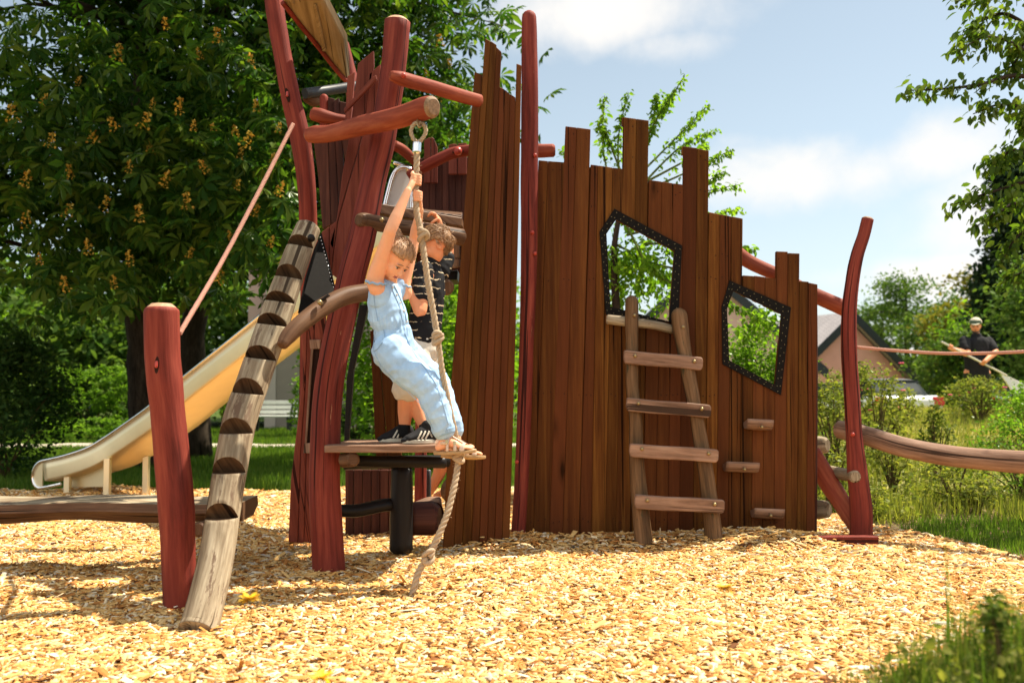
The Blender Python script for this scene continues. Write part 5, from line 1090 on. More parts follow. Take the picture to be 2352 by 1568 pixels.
# ================================================================ people
def cap_chain(mb, pts, rad, n=None, seg=14, side=None, ry=None):
    """limb: swept tube with rounded ends"""
    mb.tube(pts, rad, seg=seg, n=n or max(8, len(pts)*6), cap=(2, 2), side=side, ry=ry)
def finger(mb, pts, r): mb.tube(pts, [r, r*.92, r*.8], seg=8, n=10, cap=(2, 2))
def gripping_hand(mb, wrist, rope_c, rope_t, k, r, knuck=None, away=V((0, 1, 0))):
    """hand closed round a bar at rope_c (direction rope_t); k: scale; the back of the hand faces the wrist side"""
    t = V(rope_t).normalized(); w = V(wrist); d = (rope_c-w); d = (d-t*d.dot(t)); d = d.normalized()
    front = t.cross(d).normalized()
    if front.y > 0: front = -front           # towards the camera
    palm = rope_c-d*(r+.013*k)
    mb.tube([w, w.lerp(palm, .55)+front*.004, palm+t*.0], [.0185*k, .022*k, .026*k], seg=12, n=10, cap=(2, 2), side=t, ry=[.0165*k, .0145*k, .0135*k])
    for i in range(4):
        o = t*((1.5-i)*.0165*k); L_ = (1, 1.06, 1.0, .86)[i]; rf = .0088*k*(1, 1.02, .98, .88)[i]
        kn = palm+o-d*.002+front*.010*k
        ring = [rope_c+o+(-d*math.cos(a)+front*math.sin(a))*(r+rf*.8) for a in (0.55, 1.35, 2.2, 3.0, 3.0+.55*L_)]
        mb.tube([kn-d*.012*k]+ring, [rf*1.08, rf, rf*.86], seg=8, n=18, cap=(2, 2))
    # thumb from the side of the palm, closing over the other side
    b = palm+t*.030*k-d*.012; th = [b, palm+t*.042*k+front*-.004, rope_c+t*.040*k-front*(r+.006)*.6-d*.4*r, rope_c+t*.036*k+d*(r+.003)-front*.006]
    mb.tube(th, [.0105*k, .0095*k, .0075*k], seg=8, n=12, cap=(2, 2))
def head(mb, c, fwd, up, s):
    """skull, jaw, nose, lips, ears; c centre of the head, s head height"""
    f = V(fwd).normalized(); u = V(up); u = (u-f*u.dot(f)).normalized(); r = f.cross(u); ax = (r, f, u)
    g = lambda x, y, z: c+r*x*s+f*y*s+u*z*s
    mb.ball(g(0, -.05, .11), (.335*s, .40*s, .37*s), 20, 14, axes=ax); mb.ball(g(0, .1, -.12), (.285*s, .28*s, .32*s), 18, 12, axes=ax); mb.ball(g(0, .2, -.34), (.12*s, .12*s, .09*s), 14, 10, axes=ax)
    for sg in (-1, 1):
        mb.ball(g(sg*.15, .24, -.15), (.12*s, .11*s, .13*s), 12, 8, axes=ax)                       # cheeks
        mb.ball(g(sg*.325, -.02, -.06), (.03*s, .075*s, .11*s), 10, 8, axes=ax)                        # ears
        mb.ball(g(sg*.13, .315, .055), (.10*s, .05*s, .03*s), 10, 8, axes=ax)                          # brow ridge
    mb.tube([g(0, .34, .03), g(0, .385, -.05), g(0, .43, -.115)], [.03*s, .035*s, .05*s], seg=10, n=8, cap=(2, 2)); mb.ball(g(0, .38, -.13), (.07*s, .05*s, .04*s), 10, 8, axes=ax)
    mb.ball(g(0, .335, -.235), (.085*s, .04*s, .032*s), 10, 8, axes=ax); mb.ball(g(0, .325, -.275), (.075*s, .04*s, .034*s), 10, 8, axes=ax)
    return g, ax
def face_parts(g, ax, s, par, lids=True):
    for sg in (-1, 1):
        mb = MB(); mb.ball(g(sg*.135, .315, -.015), (.058*s, .035*s, .020*s), 10, 8, axes=ax); e = mb.build('eye', M['eyewhite'], par)
        mb = MB(); mb.ball(g(sg*.135, .34, -.022), (.032*s, .018*s, .024*s), 10, 8, axes=ax); mb.build('iris', M['eyedark'], e)
        mb = MB(); mb.tube([g(sg*.075, .355, .012), g(sg*.135, .362, .024), g(sg*.2, .325, .005)], [.009*s, .012*s, .007*s], seg=6, n=8); mb.build('eyelashes', M['brow'], par)
        mb = MB(); mb.tube([g(sg*.06, .372, .105), g(sg*.13, .372, .112), g(sg*.21, .325, .075)], [.008*s, .010*s, .005*s], seg=6, n=8); mb.build('eyebrow', M['brow'], par)
    mb = MB(); mb.ball(g(0, .362, -.237), (.078*s, .02*s, .018*s), 10, 6, axes=ax); mb.ball(g(0, .35, -.278), (.068*s, .022*s, .022*s), 10, 6, axes=ax); mb.build('lips', M['lip'], par)
    mb = MB(); mb.ball(g(0, .368, -.256), (.05*s, .01*s, .007*s), 8, 5, axes=ax); mb.build('mouth', M['eyedark'], par)
def hair_cap(g, ax, s, par, mat, low=-.12, front=.2, extra=None, strands_=260, length=.16, back=-.3, org_vox=.006, sweep=None, lift=.35, ears=0):
    mb = MB()
    mb.ball(g(0, -.075, .15), (.362*s, .41*s, .352*s), 26, 18, axes=ax)
    if extra: extra(mb)
    # carve the face side by building only what lies behind the hair line
    v0 = mb; out = MB(); c = g(0, 0, 0); r, f, u = ax
    me = mb.mesh('hair', mat); bm = bmesh.new(); bm.from_mesh(me)
    def keep(p):
        q = (p-c)/s; x, y, z = q.dot(r), q.dot(f), q.dot(u)
        if y > .05: return z > front+ (abs(x)*-.25)
        if ears and abs(x) > .2 and -.2 < y <= .05: return z > .06+ears*(y+.2)
        if y > -.12: return z > low+(y+.12)*(front-low)*2.2
        return z > back
    dele = [fc for fc in bm.faces if not keep(fc.calc_center_median())]; bmesh.ops.delete(bm, geom=dele, context='FACES')
    bmesh.ops.solidify(bm, geom=bm.faces[:], thickness=-.035*s); bm.to_mesh(me); bm.free(); me.polygons.foreach_set('use_smooth', [True]*len(me.polygons))
    # strands
    sb = MB(); rnd = random.Random(5)
    pts = [v.co.copy() for v in me.vertices]
    for i in range(strands_):
        p = pts[rnd.randrange(len(pts))]; q = (p-c)/s; n_ = (p-g(0, -.07, .1)).normalized()
        d = sweep(q.dot(r), q.dot(f), q.dot(u), r, f, u) if sweep else (u*-.6-f*.6)
        d = (d-n_*d.dot(n_)).normalized()+n_*rnd.uniform(.0, .35)+V((rnd.gauss(0, .15),)*3)
        L_ = length*s*rnd.uniform(.5, 1.2); a = p+n_*.004
        sb.tube([a, a+d*L_*.5+n_*.001, a+d*L_-n_*.005], [.0016, .0014, .0006], seg=4, n=4, cap=(0, 0))
    k = len(sb.v); base = MB(); 
    for v in me.vertices: sb.v.append(tuple(v.co))
    for pl_ in me.polygons: sb.face([k+i for i in pl_.vertices], None, 0, True)
    return sb.build('hair', mat, par)
# ---------------------------------------------------------------- the girl on the rope
girl = thing('person', tuple(P(1045, 1045, 5.1)), 'girl in a pale blue denim jumpsuit and sandals hanging on the climbing rope', 'person')
GD = 5.16
sh1, sh2 = P(862, 640, 5.08), P(925, 650, 5.27)
hc = P(908, 596, 5.10); hs = .212; hf = (V((.66, -.60, -.95))).normalized(); hu = V((.36, -.12, .92))
neck = P(893, 650, 5.18); chest = P(882, 690, 5.19); waist = P(895, 742, 5.19); hip = P(905, 800, 5.2)
rt = lambda i: (ROPE[i+1]-ROPE[i]).normalized()
h1c = P(956, 414, 5.12); h2c = P(958, 452, 5.12)
e1 = P(897, 528, 4.99); w1 = P(937, 438, 5.05); e2 = P(952, 548, 5.30); w2 = P(965, 482, 5.17)
mb = MB()
g, ax = head(mb, hc, hf, hu, hs)
cap_chain(mb, [P(893, 668, 5.2), P(897, 640, 5.17), P(903, 612, 5.14)], [.042, .036, .04])
tb = (sh2-sh1).normalized()
mb.tube([P(882, 665, 5.18), chest, P(888, 725, 5.19), waist, P(903, 785, 5.2), P(908, 820, 5.2)], [.085, .098, .088, .084, .098, .085], seg=18, n=24, cap=(2, 2), side=tb, ry=[.06, .072, .068, .066, .08, .075])
# arms: deltoid, upper arm, elbow, forearm, wrist
def arm(sh, el, wr, s=1.0):
    cap_chain(mb, [sh+V((.01, 0, -.05)), sh, sh.lerp(el, .35), el.lerp(sh, .12), el, el.lerp(wr, .3), el.lerp(wr, .7), wr], [.044*s, .046*s, .040*s, .032*s, .031*s, .032*s, .024*s, .019*s], n=40)
arm(sh1, e1, w1); arm(sh2, e2, w2, .95)
gripping_hand(mb, w1, h1c, (0.0, 0, 1), .88, .0165); gripping_hand(mb, w2, h2c, (0, 0, 1), .86, .0165)
k1, a1 = P(982, 884, 5.08), P(1024, 1000, 5.06); k2, a2 = P(1000, 880, 5.3), P(1046, 1010, 5.22)
cap_chain(mb, [P(905, 815, 5.14), P(940, 850, 5.1), k1, P(1004, 930, 5.08), a1], [.075, .065, .052, .046, .031], n=30)
cap_chain(mb, [P(918, 812, 5.26), P(955, 846, 5.28), k2, P(1020, 930, 5.26), a2], [.075, .065, .052, .046, .031], n=30)
def foot(a, dirv, upv, s):
    d = V(dirv).normalized(); u = V(upv); u = (u-d*u.dot(d)).normalized(); r = d.cross(u)
    c = a-u*.035*s
    mb.tube([a+u*.02, a-u*.012*s-d*.008, c-d*.028*s-u*.004], [.03*s, .03*s, .024*s], seg=12, n=10, cap=(2, 2))
    mb.tube([c-d*.035*s-u*.006, c+d*.03*s+u*.010, c+d*.085*s-u*.008, c+d*.115*s-u*.015], [.026*s, .030*s, .034*s, .03*s], seg=14, n=16, cap=(2, 2), side=r, ry=[.024*s, .026*s, .015*s, .010*s])
    for i in range(5):
        x = (-.026+.0135*i)*s; L_ = (.030, .030, .027, .023, .019)[i]*s; rr_ = (.0105, .0078, .0074, .007, .0064)[i]*s
        b = c+d*.110*s+r*x*1.0-u*.014*s-d*abs(i-1)*.006; mb.tube([b, b+d*L_*.6+u*.003, b+d*L_-u*.002], [rr_, rr_*1.02, rr_*.9], seg=8, n=8, cap=(2, 2))
    return c, d, u, r
f1 = foot(P(1024, 1006, 5.06), (.93, -.33, .05), (-.1, .0, 1), 1.0); f2 = foot(P(1046, 1016, 5.2), (.9, .1, -.05), (-.05, .15, 1), 1.0)
organic(mb, 'body', M['skin'], .0036, girl, smooth=3)
face_parts(g, ax, hs, girl)
def ex(mb_): 
    mb_.ball(g(0, -.42, .36), (.12*hs, .12*hs, .12*hs), 12, 8, axes=ax); mb_.ball(g(0, -.52, .42), (.08*hs, .1*hs, .08*hs), 10, 8, axes=ax)
hair_cap(g, ax, hs, girl, M['hairgirl'], low=-.1, front=.27, extra=ex, strands_=2200, length=.09, lift=.0, sweep=lambda x, y, z, r, f, u: -f*1.0+u*(.75 if y > -.25 else -.2)-r*x*1.2)
mb = MB(); mb.tube([g(.06*math.cos(a), -.26+.06*math.sin(a)*.6, .40+.05*math.sin(a)) for a in [i*.7 for i in range(10)]], [.006]*2, seg=6, n=24); mb.build('hair_tie', M['sock'], girl)
# jumpsuit: top, trousers, belt, cuffs
mb = MB()
mb.tube([P(893, 642, 5.18), P(888, 656, 5.18), P(885, 676, 5.18), P(886, 700, 5.18), P(890, 722, 5.18), P(896, 738, 5.18), P(899, 748, 5.19)], [.043, .078, .094, .101, .107, .104, .094], seg=24, n=30, cap=(2, 2), side=tb, ry=[.042, .064, .08, .088, .094, .09, .08])
cap_chain(mb, [P(872, 690, 5.12), P(874, 668, 5.11), P(880, 655, 5.13)], [.055, .05, .036]); cap_chain(mb, [P(915, 668, 5.25), P(918, 654, 5.25)], [.045, .036])
_w = P(898, 744, 5.19)
def gather(c):
    q = c-_w; an = math.atan2(q.y, q.x); dz = q.z+.25*q.x; return .0028*math.sin(an*26+2*math.sin(an*3))*math.exp(-(dz/.035)**2)
blo = organic(mb, 'blouse', M['denim'], .0045, girl, fn=gather, smooth=4, wrinkle=.004, wscale=1, fold=(.3, .5, -.6))
mb = MB()
mb.tube([P(898, 742, 5.19), P(903, 770, 5.195), P(907, 800, 5.2), P(912, 825, 5.2)], [.094, .106, .114, .1], seg=24, n=20, cap=(2, 2), side=tb, ry=[.08, .09, .097, .088])
cap_chain(mb, [P(897, 808, 5.13), P(935, 850, 5.09), P(978, 885, 5.07), P(1000, 930, 5.06), P(1012, 966, 5.06), P(1019, 985, 5.06)], [.096, .09, .076, .068, .062, .056], n=40)
cap_chain(mb, [P(918, 806, 5.27), P(960, 846, 5.28), P(1001, 880, 5.29), P(1020, 930, 5.25), P(1038, 975, 5.22), P(1042, 988, 5.22)], [.094, .086, .072, .062, .055, .048], n=40)
tro = organic(mb, 'trousers', M['denim'], .0045, girl, fn=gather, smooth=4, wrinkle=.0055, wscale=1, fold=(.5, 0, -.86))
mb = MB(); mb.tube([P(897.5, 739, 5.19), P(899, 749, 5.19)], [.1015, .1015], seg=40, n=5, cap=(1, 1), side=tb, ry=[.085, .085], rough=.03); mb.build('waistband', M['denimtrim'], girl)
for c, t_, r_ in ((P(1020, 985, 5.06), P(1024, 998, 5.06), .056),): mb = MB(); mb.tube([c, t_], [r_, r_*.9], seg=30, n=5, cap=(0, 0), rough=.04); mb.build('cuff', M['denimtrim'], girl)
for (c, n_, r1, r2) in ((P(865, 648, 5.07), (.12, -.25, .95), .05, .053), (P(925, 655, 5.27), (.3, 0, 1), .046, .044)):   # frayed arm holes
    n_ = V(n_).normalized(); a = V((0, 1, 0)); b = n_.cross(a).normalized(); a = b.cross(n_); mb = MB(); mb.tube([c+a*math.cos(t)*r1+b*math.sin(t)*r2+n_*.004*math.sin(t*9) for t in [i*.1309*2 for i in range(25)]], [.006]*2, seg=7, n=60, rough=.3); mb.build('armhole_trim', M['denimtrim'], girl)
from mathutils.bvhtree import BVHTree
def on_surface(o, pix, lift=.002):
    base = ORG[o.name]; bv = BVHTree.FromPolygons([v.co+base for v in o.data.vertices], [tuple(p.vertices) for p in o.data.polygons]); out = []; eye = V((0, 0, CAMZ))
    for x, y in pix:
        d = (P(x, y, 5)-eye).normalized(); h = bv.ray_cast(eye, d)
        if h[0] is not None: out.append(h[0]-d*lift)
    return out
def seam(o, pix, name, r=.0018, mat=None):
    q = on_surface(o, [tuple(p)[:2] for p in catmull([V((a, b, 0)) for a, b in pix], 30)])
    if len(q) > 3: mb = MB(); mb.tube(q, [r]*2, seg=5, n=len(q), spl=False); mb.build(name, mat or M['denimtrim'], girl)
seam(blo, [(905, 655), (917, 680), (927, 706), (934, 736)], 'placket', .0035); seam(blo, [(897, 655), (909, 682), (919, 708), (925, 738)], 'placket', .0018)
seam(blo, [(858, 668), (861, 700), (868, 738)], 'seam'); seam(tro, [(880, 752), (883, 775), (868, 800), (858, 806)], 'pocket_edge', .0025); seam(tro, [(862, 760), (858, 800), (880, 845), (930, 893), (968, 930), (995, 985)], 'seam'); seam(tro, [(930, 765), (945, 800), (972, 840), (1000, 880), (1018, 930), (1030, 975)], 'seam')
bp = on_surface(blo, [(902, 660), (911, 677), (919, 695), (927, 714), (934, 738)]); mb = MB(); [mb.ball(q, (.0065, .004, .0065), 8, 6) for q in bp]; mb.build('button', M['button'], girl)
# sandals
def sandal(ft, s, sole_extra=1.0):
    c, d, u, r = ft; mb = MB(); out = []
    for t in [i*2*math.pi/28 for i in range(28)]:
        x = math.cos(t); y = math.sin(t); out.append(c+d*(.045+.118*x)*s+r*(.041*y*(1+.18*x))*s-u*.030*s+u*.012*max(0, x-.55)*s)
    mb.prism(out, -u*.016, .003, 0); sd = mb.build('sandal', M['sandalsole'], girl); mb = MB()
    def strap(f0, hgt, w, wid=.037):
        q = [c+d*f0*s+r*wid*math.cos(a)*s+u*(-.026+hgt*math.sin(a))*s for a in [i*math.pi/10 for i in range(11)]]
        mb.tube(q, [w]*2, seg=8, n=24, side=d, ry=[.0022]*2)
    strap(.098, .032, .013); strap(.062, .046, .009); strap(.02, .064, .008)
    q = [c+d*(.10-.09*t)*s+u*(.006+.055*t)*s for t in (0, .3, .6, 1)]; mb.tube(q, [.008]*2, seg=8, n=12, side=r, ry=[.0022]*2)
    q = [c+d*(.02-.055*math.sin(a))*s+r*.036*math.cos(a)*s+u*.012*s for a in [i*math.pi/10 for i in range(11)]]; mb.tube(q, [.008]*2, seg=8, n=24, side=u, ry=[.0022]*2)
    mb.build('strap', M['sandal'], sd)
    mb = MB(); 
    for f0, hg in ((.062, .012), (.02, .02)): mb.box(c+d*f0*s-r*.036*s+u*hg*s if r.y > 0 else c+d*f0*s+r*.036*s+u*hg*s, d*.008, V((0, .003, 0)), u*.009, .001)
    mb.build('buckle', M['buckle'], sd)
sandal(f1, 1.0); sandal(f2, 1.0)
# ---------------------------------------------------------------- shoe helper
def shoe(par, heel, toe, up, s=1.0, stripes=False, word=None):
    heel, toe = V(heel), V(toe); d = (toe-heel).normalized(); L_ = (toe-heel).length; u = V(up); u = (u-d*u.dot(d)).normalized(); r = d.cross(u); mb = MB()
    w = .038*s
    mb.tube([heel+d*.02+u*.035, heel+d*.035+u*.055, heel+d*L_*.35+u*.055, heel+d*L_*.6+u*.038, heel+d*L_*.85+u*.026, toe-d*.018+u*.022], [w*.75, w*.9, w*.95, w, w*1.0, w*.7], seg=16, n=24, cap=(2, 2), side=r, ry=[.03*s, .045*s, .042*s, .03*s, .02*s, .014*s])
    mb.tube([heel+d*.05+u*.06, heel+d*.05+u*.095], [.034*s, .033*s], seg=14, n=6, cap=(2, 2))
    sh = organic(mb, 'shoe', M['shoe'], .004, par, 2); mb = MB(); out = []
    for t in [i*2*math.pi/28 for i in range(28)]:
        x = math.cos(t); out.append(heel+d*L_*(.5+.5*x)+r*w*1.08*math.sin(t)*(1+.08*x)+u*.022+u*.004*max(0, x-.5))
    mb.prism(out, -u*.023, .004); mb.build('sole', M['sole'], sh)
    if stripes:
        mb = MB(); sgn = -1 if r.y > 0 else 1
        for i in range(3):
            b = heel+d*L_*(.40+.115*i); q = [b+r*sgn*w*1.06*(1 if True else 0)+u*.026-d*0, b-d*.012+r*sgn*w*1.07+u*.045, b-d*.026+r*sgn*w*.9+u*.066]
            mb.tube(q, [.0052]*2, seg=8, n=10, side=d, ry=[.002]*2)
        mb.build('stripes', M['stripe'], sh)
    if word:
        cu = bpy.data.curves.new('txt', 'FONT'); cu.body = word; cu.size = .016; cu.extrude = .0006; cu.align_x = 'CENTER'
        o = bpy.data.objects.new('txt', cu); COL.objects.link(o); dg = bpy.context.evaluated_depsgraph_get(); me = bpy.data.meshes.new_from_object(o.evaluated_get(dg)); bpy.data.objects.remove(o)
        sgn = -1 if r.y > 0 else 1; n_ = r*sgn; xx = -d if (-d).cross(u).dot(n_) > 0 else d; Mx = Matrix((xx, u, n_)).transposed().to_4x4(); c = heel+d*L_*.27+n_*w*1.14+u*.048
        me.transform(Matrix.Translation(c) @ Mx @ Matrix.Rotation(math.radians(-55), 4, 'Z')); me.materials.clear(); me.materials.append(M['stripe']); link('lettering', me, sh)
    return sh
# ---------------------------------------------------------------- the boy on the platform
zp = P(870, 1021.5, 5.35).z
boy = thing('person', tuple(P(945, 1022, 5.65)), 'boy in a black striped T-shirt and cream shorts standing behind the girl', 'person')
hc = P(1000, 566, 5.72); hs = .215; mb = MB()
g, ax = head(mb, hc, (-.9, -.28, -.3), (.05, .1, 1), hs)
bs1, bs2 = P(972, 622, 5.60), P(1010, 622, 5.86)
tb = (bs2-bs1).normalized()
cap_chain(mb, [P(988, 640, 5.72), P(990, 610, 5.72), P(998, 585, 5.72)], [.045, .038, .042])
mb.tube([P(988, 628, 5.72), P(985, 665, 5.72), P(978, 720, 5.72), P(970, 790, 5.72), P(965, 820, 5.72)], [.06, .1, .095, .098, .09], seg=18, n=24, cap=(2, 2), side=tb, ry=[.04, .065, .065, .074, .07])
be, bw = P(1031, 578, 5.92), P(1012, 519, 5.86)
cap_chain(mb, [bs2+V((-.02, 0, -.04)), bs2, bs2.lerp(be, .5), be, be.lerp(bw, .35), be.lerp(bw, .75), bw], [.042, .043, .035, .03, .031, .025, .02], n=36)
# hand holding the platform edge
hp = P(1000, 500, 5.84); mb.tube([bw, P(1008, 505, 5.85), P(999, 494, 5.85)], [.02, .025, .026], seg=12, n=10, cap=(2, 2), side=(0, 1, 0), ry=[.016, .014, .012])
for i in range(4):
    y = 5.80+.019*i; b = P(1000, 492, y); finger(mb, [b, P(990, 489+i, y), P(984-i*.3, 494+i, y)], .0085)
finger(mb, [P(1006, 503, 5.81), P(997, 508, 5.80), P(991, 512, 5.80)], .0095)
ae, aw = P(966, 715, 5.50), P(940, 668, 5.52)
cap_chain(mb, [bs1+V((.02, 0, -.03)), bs1, bs1.lerp(ae, .5), ae, ae.lerp(aw, .4), aw], [.042, .043, .038, .033, .032, .021], n=34)
mb.tube([aw, P(934, 655, 5.52), P(933, 645, 5.53)], [.021, .026, .022], seg=10, n=8, cap=(2, 2))
for i in range(4): finger(mb, [P(930+i*3, 646, 5.53), P(929+i*3, 637, 5.54), P(931+i*3, 631, 5.56)], .0082)
finger(mb, [P(940, 655, 5.52), P(944, 646, 5.53), P(943, 640, 5.55)], .009)
q1, q2 = P(933, 908, 5.58), P(950, 905, 5.72)
cap_chain(mb, [P(955, 822, 5.66), P(942, 868, 5.6), q1, P(931, 945, 5.6), P(929, 990, 5.6)], [.07, .06, .046, .044, .028], n=30)
cap_chain(mb, [P(972, 822, 5.78), P(958, 868, 5.72), P(946, 905, 5.62), P(962, 945, 5.6), P(980, 990, 5.55)], [.07, .06, .046, .046, .029], n=30)
organic(mb, 'body', M['skin2'], .0038, boy, 3)
face_parts(g, ax, hs, boy)
hair_cap(g, ax, hs, boy, M['hairboy'], low=-.15, front=.22, back=-.32, ears=.3, strands_=1900, length=.17, lift=.12, sweep=lambda x, y, z, r, f, u: (f*.7+r*.4-u*.15) if z > .15 else (-u*.8-f*.3))
mb = MB()
mb.tube([P(990, 612, 5.72), P(988, 628, 5.72), P(985, 665, 5.72), P(979, 720, 5.72), P(973, 770, 5.72), P(972, 782, 5.72)], [.07, .115, .122, .117, .120, .114], seg=22, n=30, cap=(2, 2), side=tb, ry=[.05, .075, .09, .09, .095, .09])
cap_chain(mb, [bs2, bs2.lerp(be, .35), bs2.lerp(be, .62)], [.06, .056, .053]); cap_chain(mb, [bs1, bs1.lerp(ae, .3), bs1.lerp(ae, .6)], [.058, .056, .055])
organic(mb, 't_shirt', M['blacktee'], .0045, boy, 4, wrinkle=.004, wscale=15)
mb = MB(); mb.tube([P(972, 776, 5.72), P(968, 800, 5.72), P(962, 826, 5.72)], [.112, .12, .11], seg=20, n=14, cap=(2, 2), side=tb, ry=[.09, .1, .09])
cap_chain(mb, [P(955, 822, 5.66), P(943, 862, 5.61), P(934, 892, 5.58)], [.09, .088, .082]); cap_chain(mb, [P(972, 822, 5.78), P(960, 862, 5.72), P(952, 885, 5.68)], [.09, .086, .08])
organic(mb, 'shorts', M['shorts'], .0045, boy, 4, wrinkle=.004, wscale=16)
for a, b in ((P(929, 975, 5.6), P(929, 1000, 5.6)), (P(975, 975, 5.56), P(981, 1000, 5.55))): mb = MB(); mb.tube([a, b], [.034, .034], seg=14, n=4, cap=(1, 1)); mb.build('sock', M['sock'], boy)
def onplat(px, D): q = P(px, 1000, D); return V((q.x, D, zp+.003))
shoe(boy, onplat(948, 5.66), onplat(869, 5.58), (0, 0, 1), 1.0, True); shoe(boy, onplat(1000, 5.52), onplat(924, 5.42), (0, 0, 1), 1.0, True, 'adidas')
# ---------------------------------------------------------------- child seated behind the plank panel: only a bare shin shows
kid = thing('person', tuple(P(1080, 1150, 7.6)), 'bare leg of a child sitting behind the tower plank panel', 'person'); mb = MB()
khip = P(1085, 1078, 7.55); kc = khip+V((0, 0, .6)); s = .2
g, ax = head(mb, kc+V((0, 0, .08)), (.9, -.3, 0), (0, 0, 1), s)
cap_chain(mb, [khip+V((0, 0, .42)), kc], [.045, .04]); mb.tube([khip, khip+V((0, 0, .2)), khip+V((0, 0, .4))], [.1, .09, .1], seg=16, n=14, cap=(2, 2), ry=[.08, .07, .06])
for sg, kx in ((-1, 1020), (1, 1060)):
    kn = P(kx, 1066, 7.45+.15*sg); an = P(kx-32, 1128, 7.45+.15*sg); cap_chain(mb, [khip+V((0, sg*.06, 0)), kn, kn.lerp(an, .4), an], [.07, .05, .046, .03], n=24); cap_chain(mb, [an, an+V((-.09, -.03, -.03))], [.03, .022])
    hnd = khip+V((-.12, sg*.12, .12)); cap_chain(mb, [khip+V((0, sg*.12, .38)), khip+V((-.02, sg*.17, .2)), hnd], [.035, .03, .022], n=20)
    for i in range(4): finger(mb, [hnd, hnd+V((-.03, -.012+.01*i, -.01)), hnd+V((-.045, -.012+.01*i, -.03))], .008)
    finger(mb, [hnd, hnd+V((-.015, -.02, .015)), hnd+V((-.03, -.025, .012))], .008)
organic(mb, 'body', M['skin2'], .006, kid, 3); hair_cap(g, ax, s, kid, M['hairdark'], strands_=200)
mb = MB(); mb.tube([khip+V((0, 0, -.03)), khip+V((0, 0, .2)), khip+V((0, 0, .42))], [.12, .11, .115], seg=18, n=16, cap=(2, 2), ry=[.1, .09, .075]); organic(mb, 'dress', M['navytee'], .006, kid, 3)
mb = MB(); c = khip-V((0, 0, .13)); mb.tube([c+V((-.12, -.3, 0)), c+V((-.12, .35, 0))], [.1]*2, seg=14, rough=.05, n=6); o = mb.build('seat_log', M['beam'], org=c); tag(o, 'short log seat behind the tower plank panel', 'log seat')
# ---------------------------------------------------------------- the man with the rake
MD = 16.0
man = thing('person', tuple(P(2245, 905, MD)), 'man in a black T-shirt and beige cap holding a long wooden rake on the bank', 'person'); zb = gzf(P(2245, 900, MD).x, MD)
man.location.z = zb; ORG[man.name] = man.location.copy()
hc = P(2241, 748, MD); hs = .235; mb = MB(); g, ax = head(mb, hc, (-.45, -.85, -.2), (0, 0, 1), hs)
s1, s2 = P(2215, 783, MD-.05), P(2270, 785, MD+.05)
cap_chain(mb, [P(2243, 785, MD), P(2242, 765, MD)], [.065, .055]); mb.tube([P(2243, 786, MD), P(2244, 810, MD), P(2244, 835, MD), P(2244, 852, MD)], [.10, .18, .165, .165], seg=18, n=16, cap=(2, 2), ry=[.07, .12, .115, .12])
he1, hw1 = P(2222, 812, MD-.25), P(2184, 800, MD-.45); he2, hw2 = P(2286, 808, MD-.1), P(2262, 830, MD-.32)
cap_chain(mb, [s1, s1.lerp(he1, .5), he1, he1.lerp(hw1, .4), hw1], [.065, .056, .046, .045, .03], n=26); cap_chain(mb, [s2, s2.lerp(he2, .5), he2, he2.lerp(hw2, .4), hw2], [.068, .058, .048, .046, .032], n=26)
ra, rb_ = P(2163, 785, MD-.5), P(2312, 862, MD-.15); rd = (rb_-ra).normalized()
for w_, c_ in ((hw1, P(2182, 797, MD-.455)), (hw2, P(2256, 833, MD-.285))):
    t_ = (c_-ra).dot(rd); gripping_hand(mb, w_+V((0, 0, .0)), ra+rd*t_, rd, 1.15, .018)
for x in (-.11, .11):
    hp_ = P(2244, 856, MD)+V((x, 0, 0)); cap_chain(mb, [hp_, V((hp_.x+.02, MD, (hp_.z+zb)/2)), V((hp_.x+.02, MD+.02, zb+.1))], [.1, .07, .045], n=20)
    cap_chain(mb, [V((hp_.x+.02, MD+.04, zb+.06)), V((hp_.x, MD-.12, zb+.04))], [.045, .04])
organic(mb, 'body', M['skin2'], .009, man, 3); face_parts(g, ax, hs, man)
mb = MB(); mb.tube([g(-.2, .08, -.34), g(0, .25, -.43), g(.2, .08, -.34)], [.02, .028, .02], seg=10, n=12, cap=(2, 2)); mb.build('beard', M['hairdark'], man)
mb = MB(); mb.tube([P(2243, 774, MD), P(2244, 784, MD), P(2244, 812, MD), P(2244, 838, MD), P(2244, 856, MD)], [.085, .19, .205, .19, .19], seg=20, n=20, cap=(2, 2), ry=[.07, .115, .14, .135, .14])
cap_chain(mb, [s1, s1.lerp(he1, .6)], [.082, .076]); cap_chain(mb, [s2, s2.lerp(he2, .65)], [.085, .078]); organic(mb, 't_shirt', M['navytee'], .01, man, 4, wrinkle=.006, wscale=8)
mb = MB(); c = P(2240, 807, MD-.15); mb.prism([c+V((-.035, 0, -.02)), c+V((.04, 0, -.02)), c+V((.0, 0, .04))], (0, .02, 0), 0); mb.build('emblem', M['hedge'], man)
mb = MB(); mb.tube([P(2244, 850, MD), P(2244, 866, MD)], [.185, .18], seg=16, n=6, cap=(2, 2), ry=[.135, .13])
for x in (-.1, .1): hp_ = P(2244, 862, MD)+V((x, 0, 0)); cap_chain(mb, [hp_, V((hp_.x+.02, MD, (hp_.z+zb)/2)), V((hp_.x+.02, MD, zb+.1))], [.115, .095, .085], n=16)
organic(mb, 'trousers', M['trouser'], .012, man, 3)
for x in (-.1, .1): hp_ = P(2244, 862, MD)+V((x+.02, .08, 0)); shoe(man, (hp_.x, MD+.08, zb+.02), (hp_.x-.03, MD-.2, zb+.02), (0, 0, 1), 1.3)
mb = MB(); mb.ball(g(0, -.06, .22), (.37*hs, .42*hs, .33*hs), 18, 12, axes=ax); r, f, u = ax
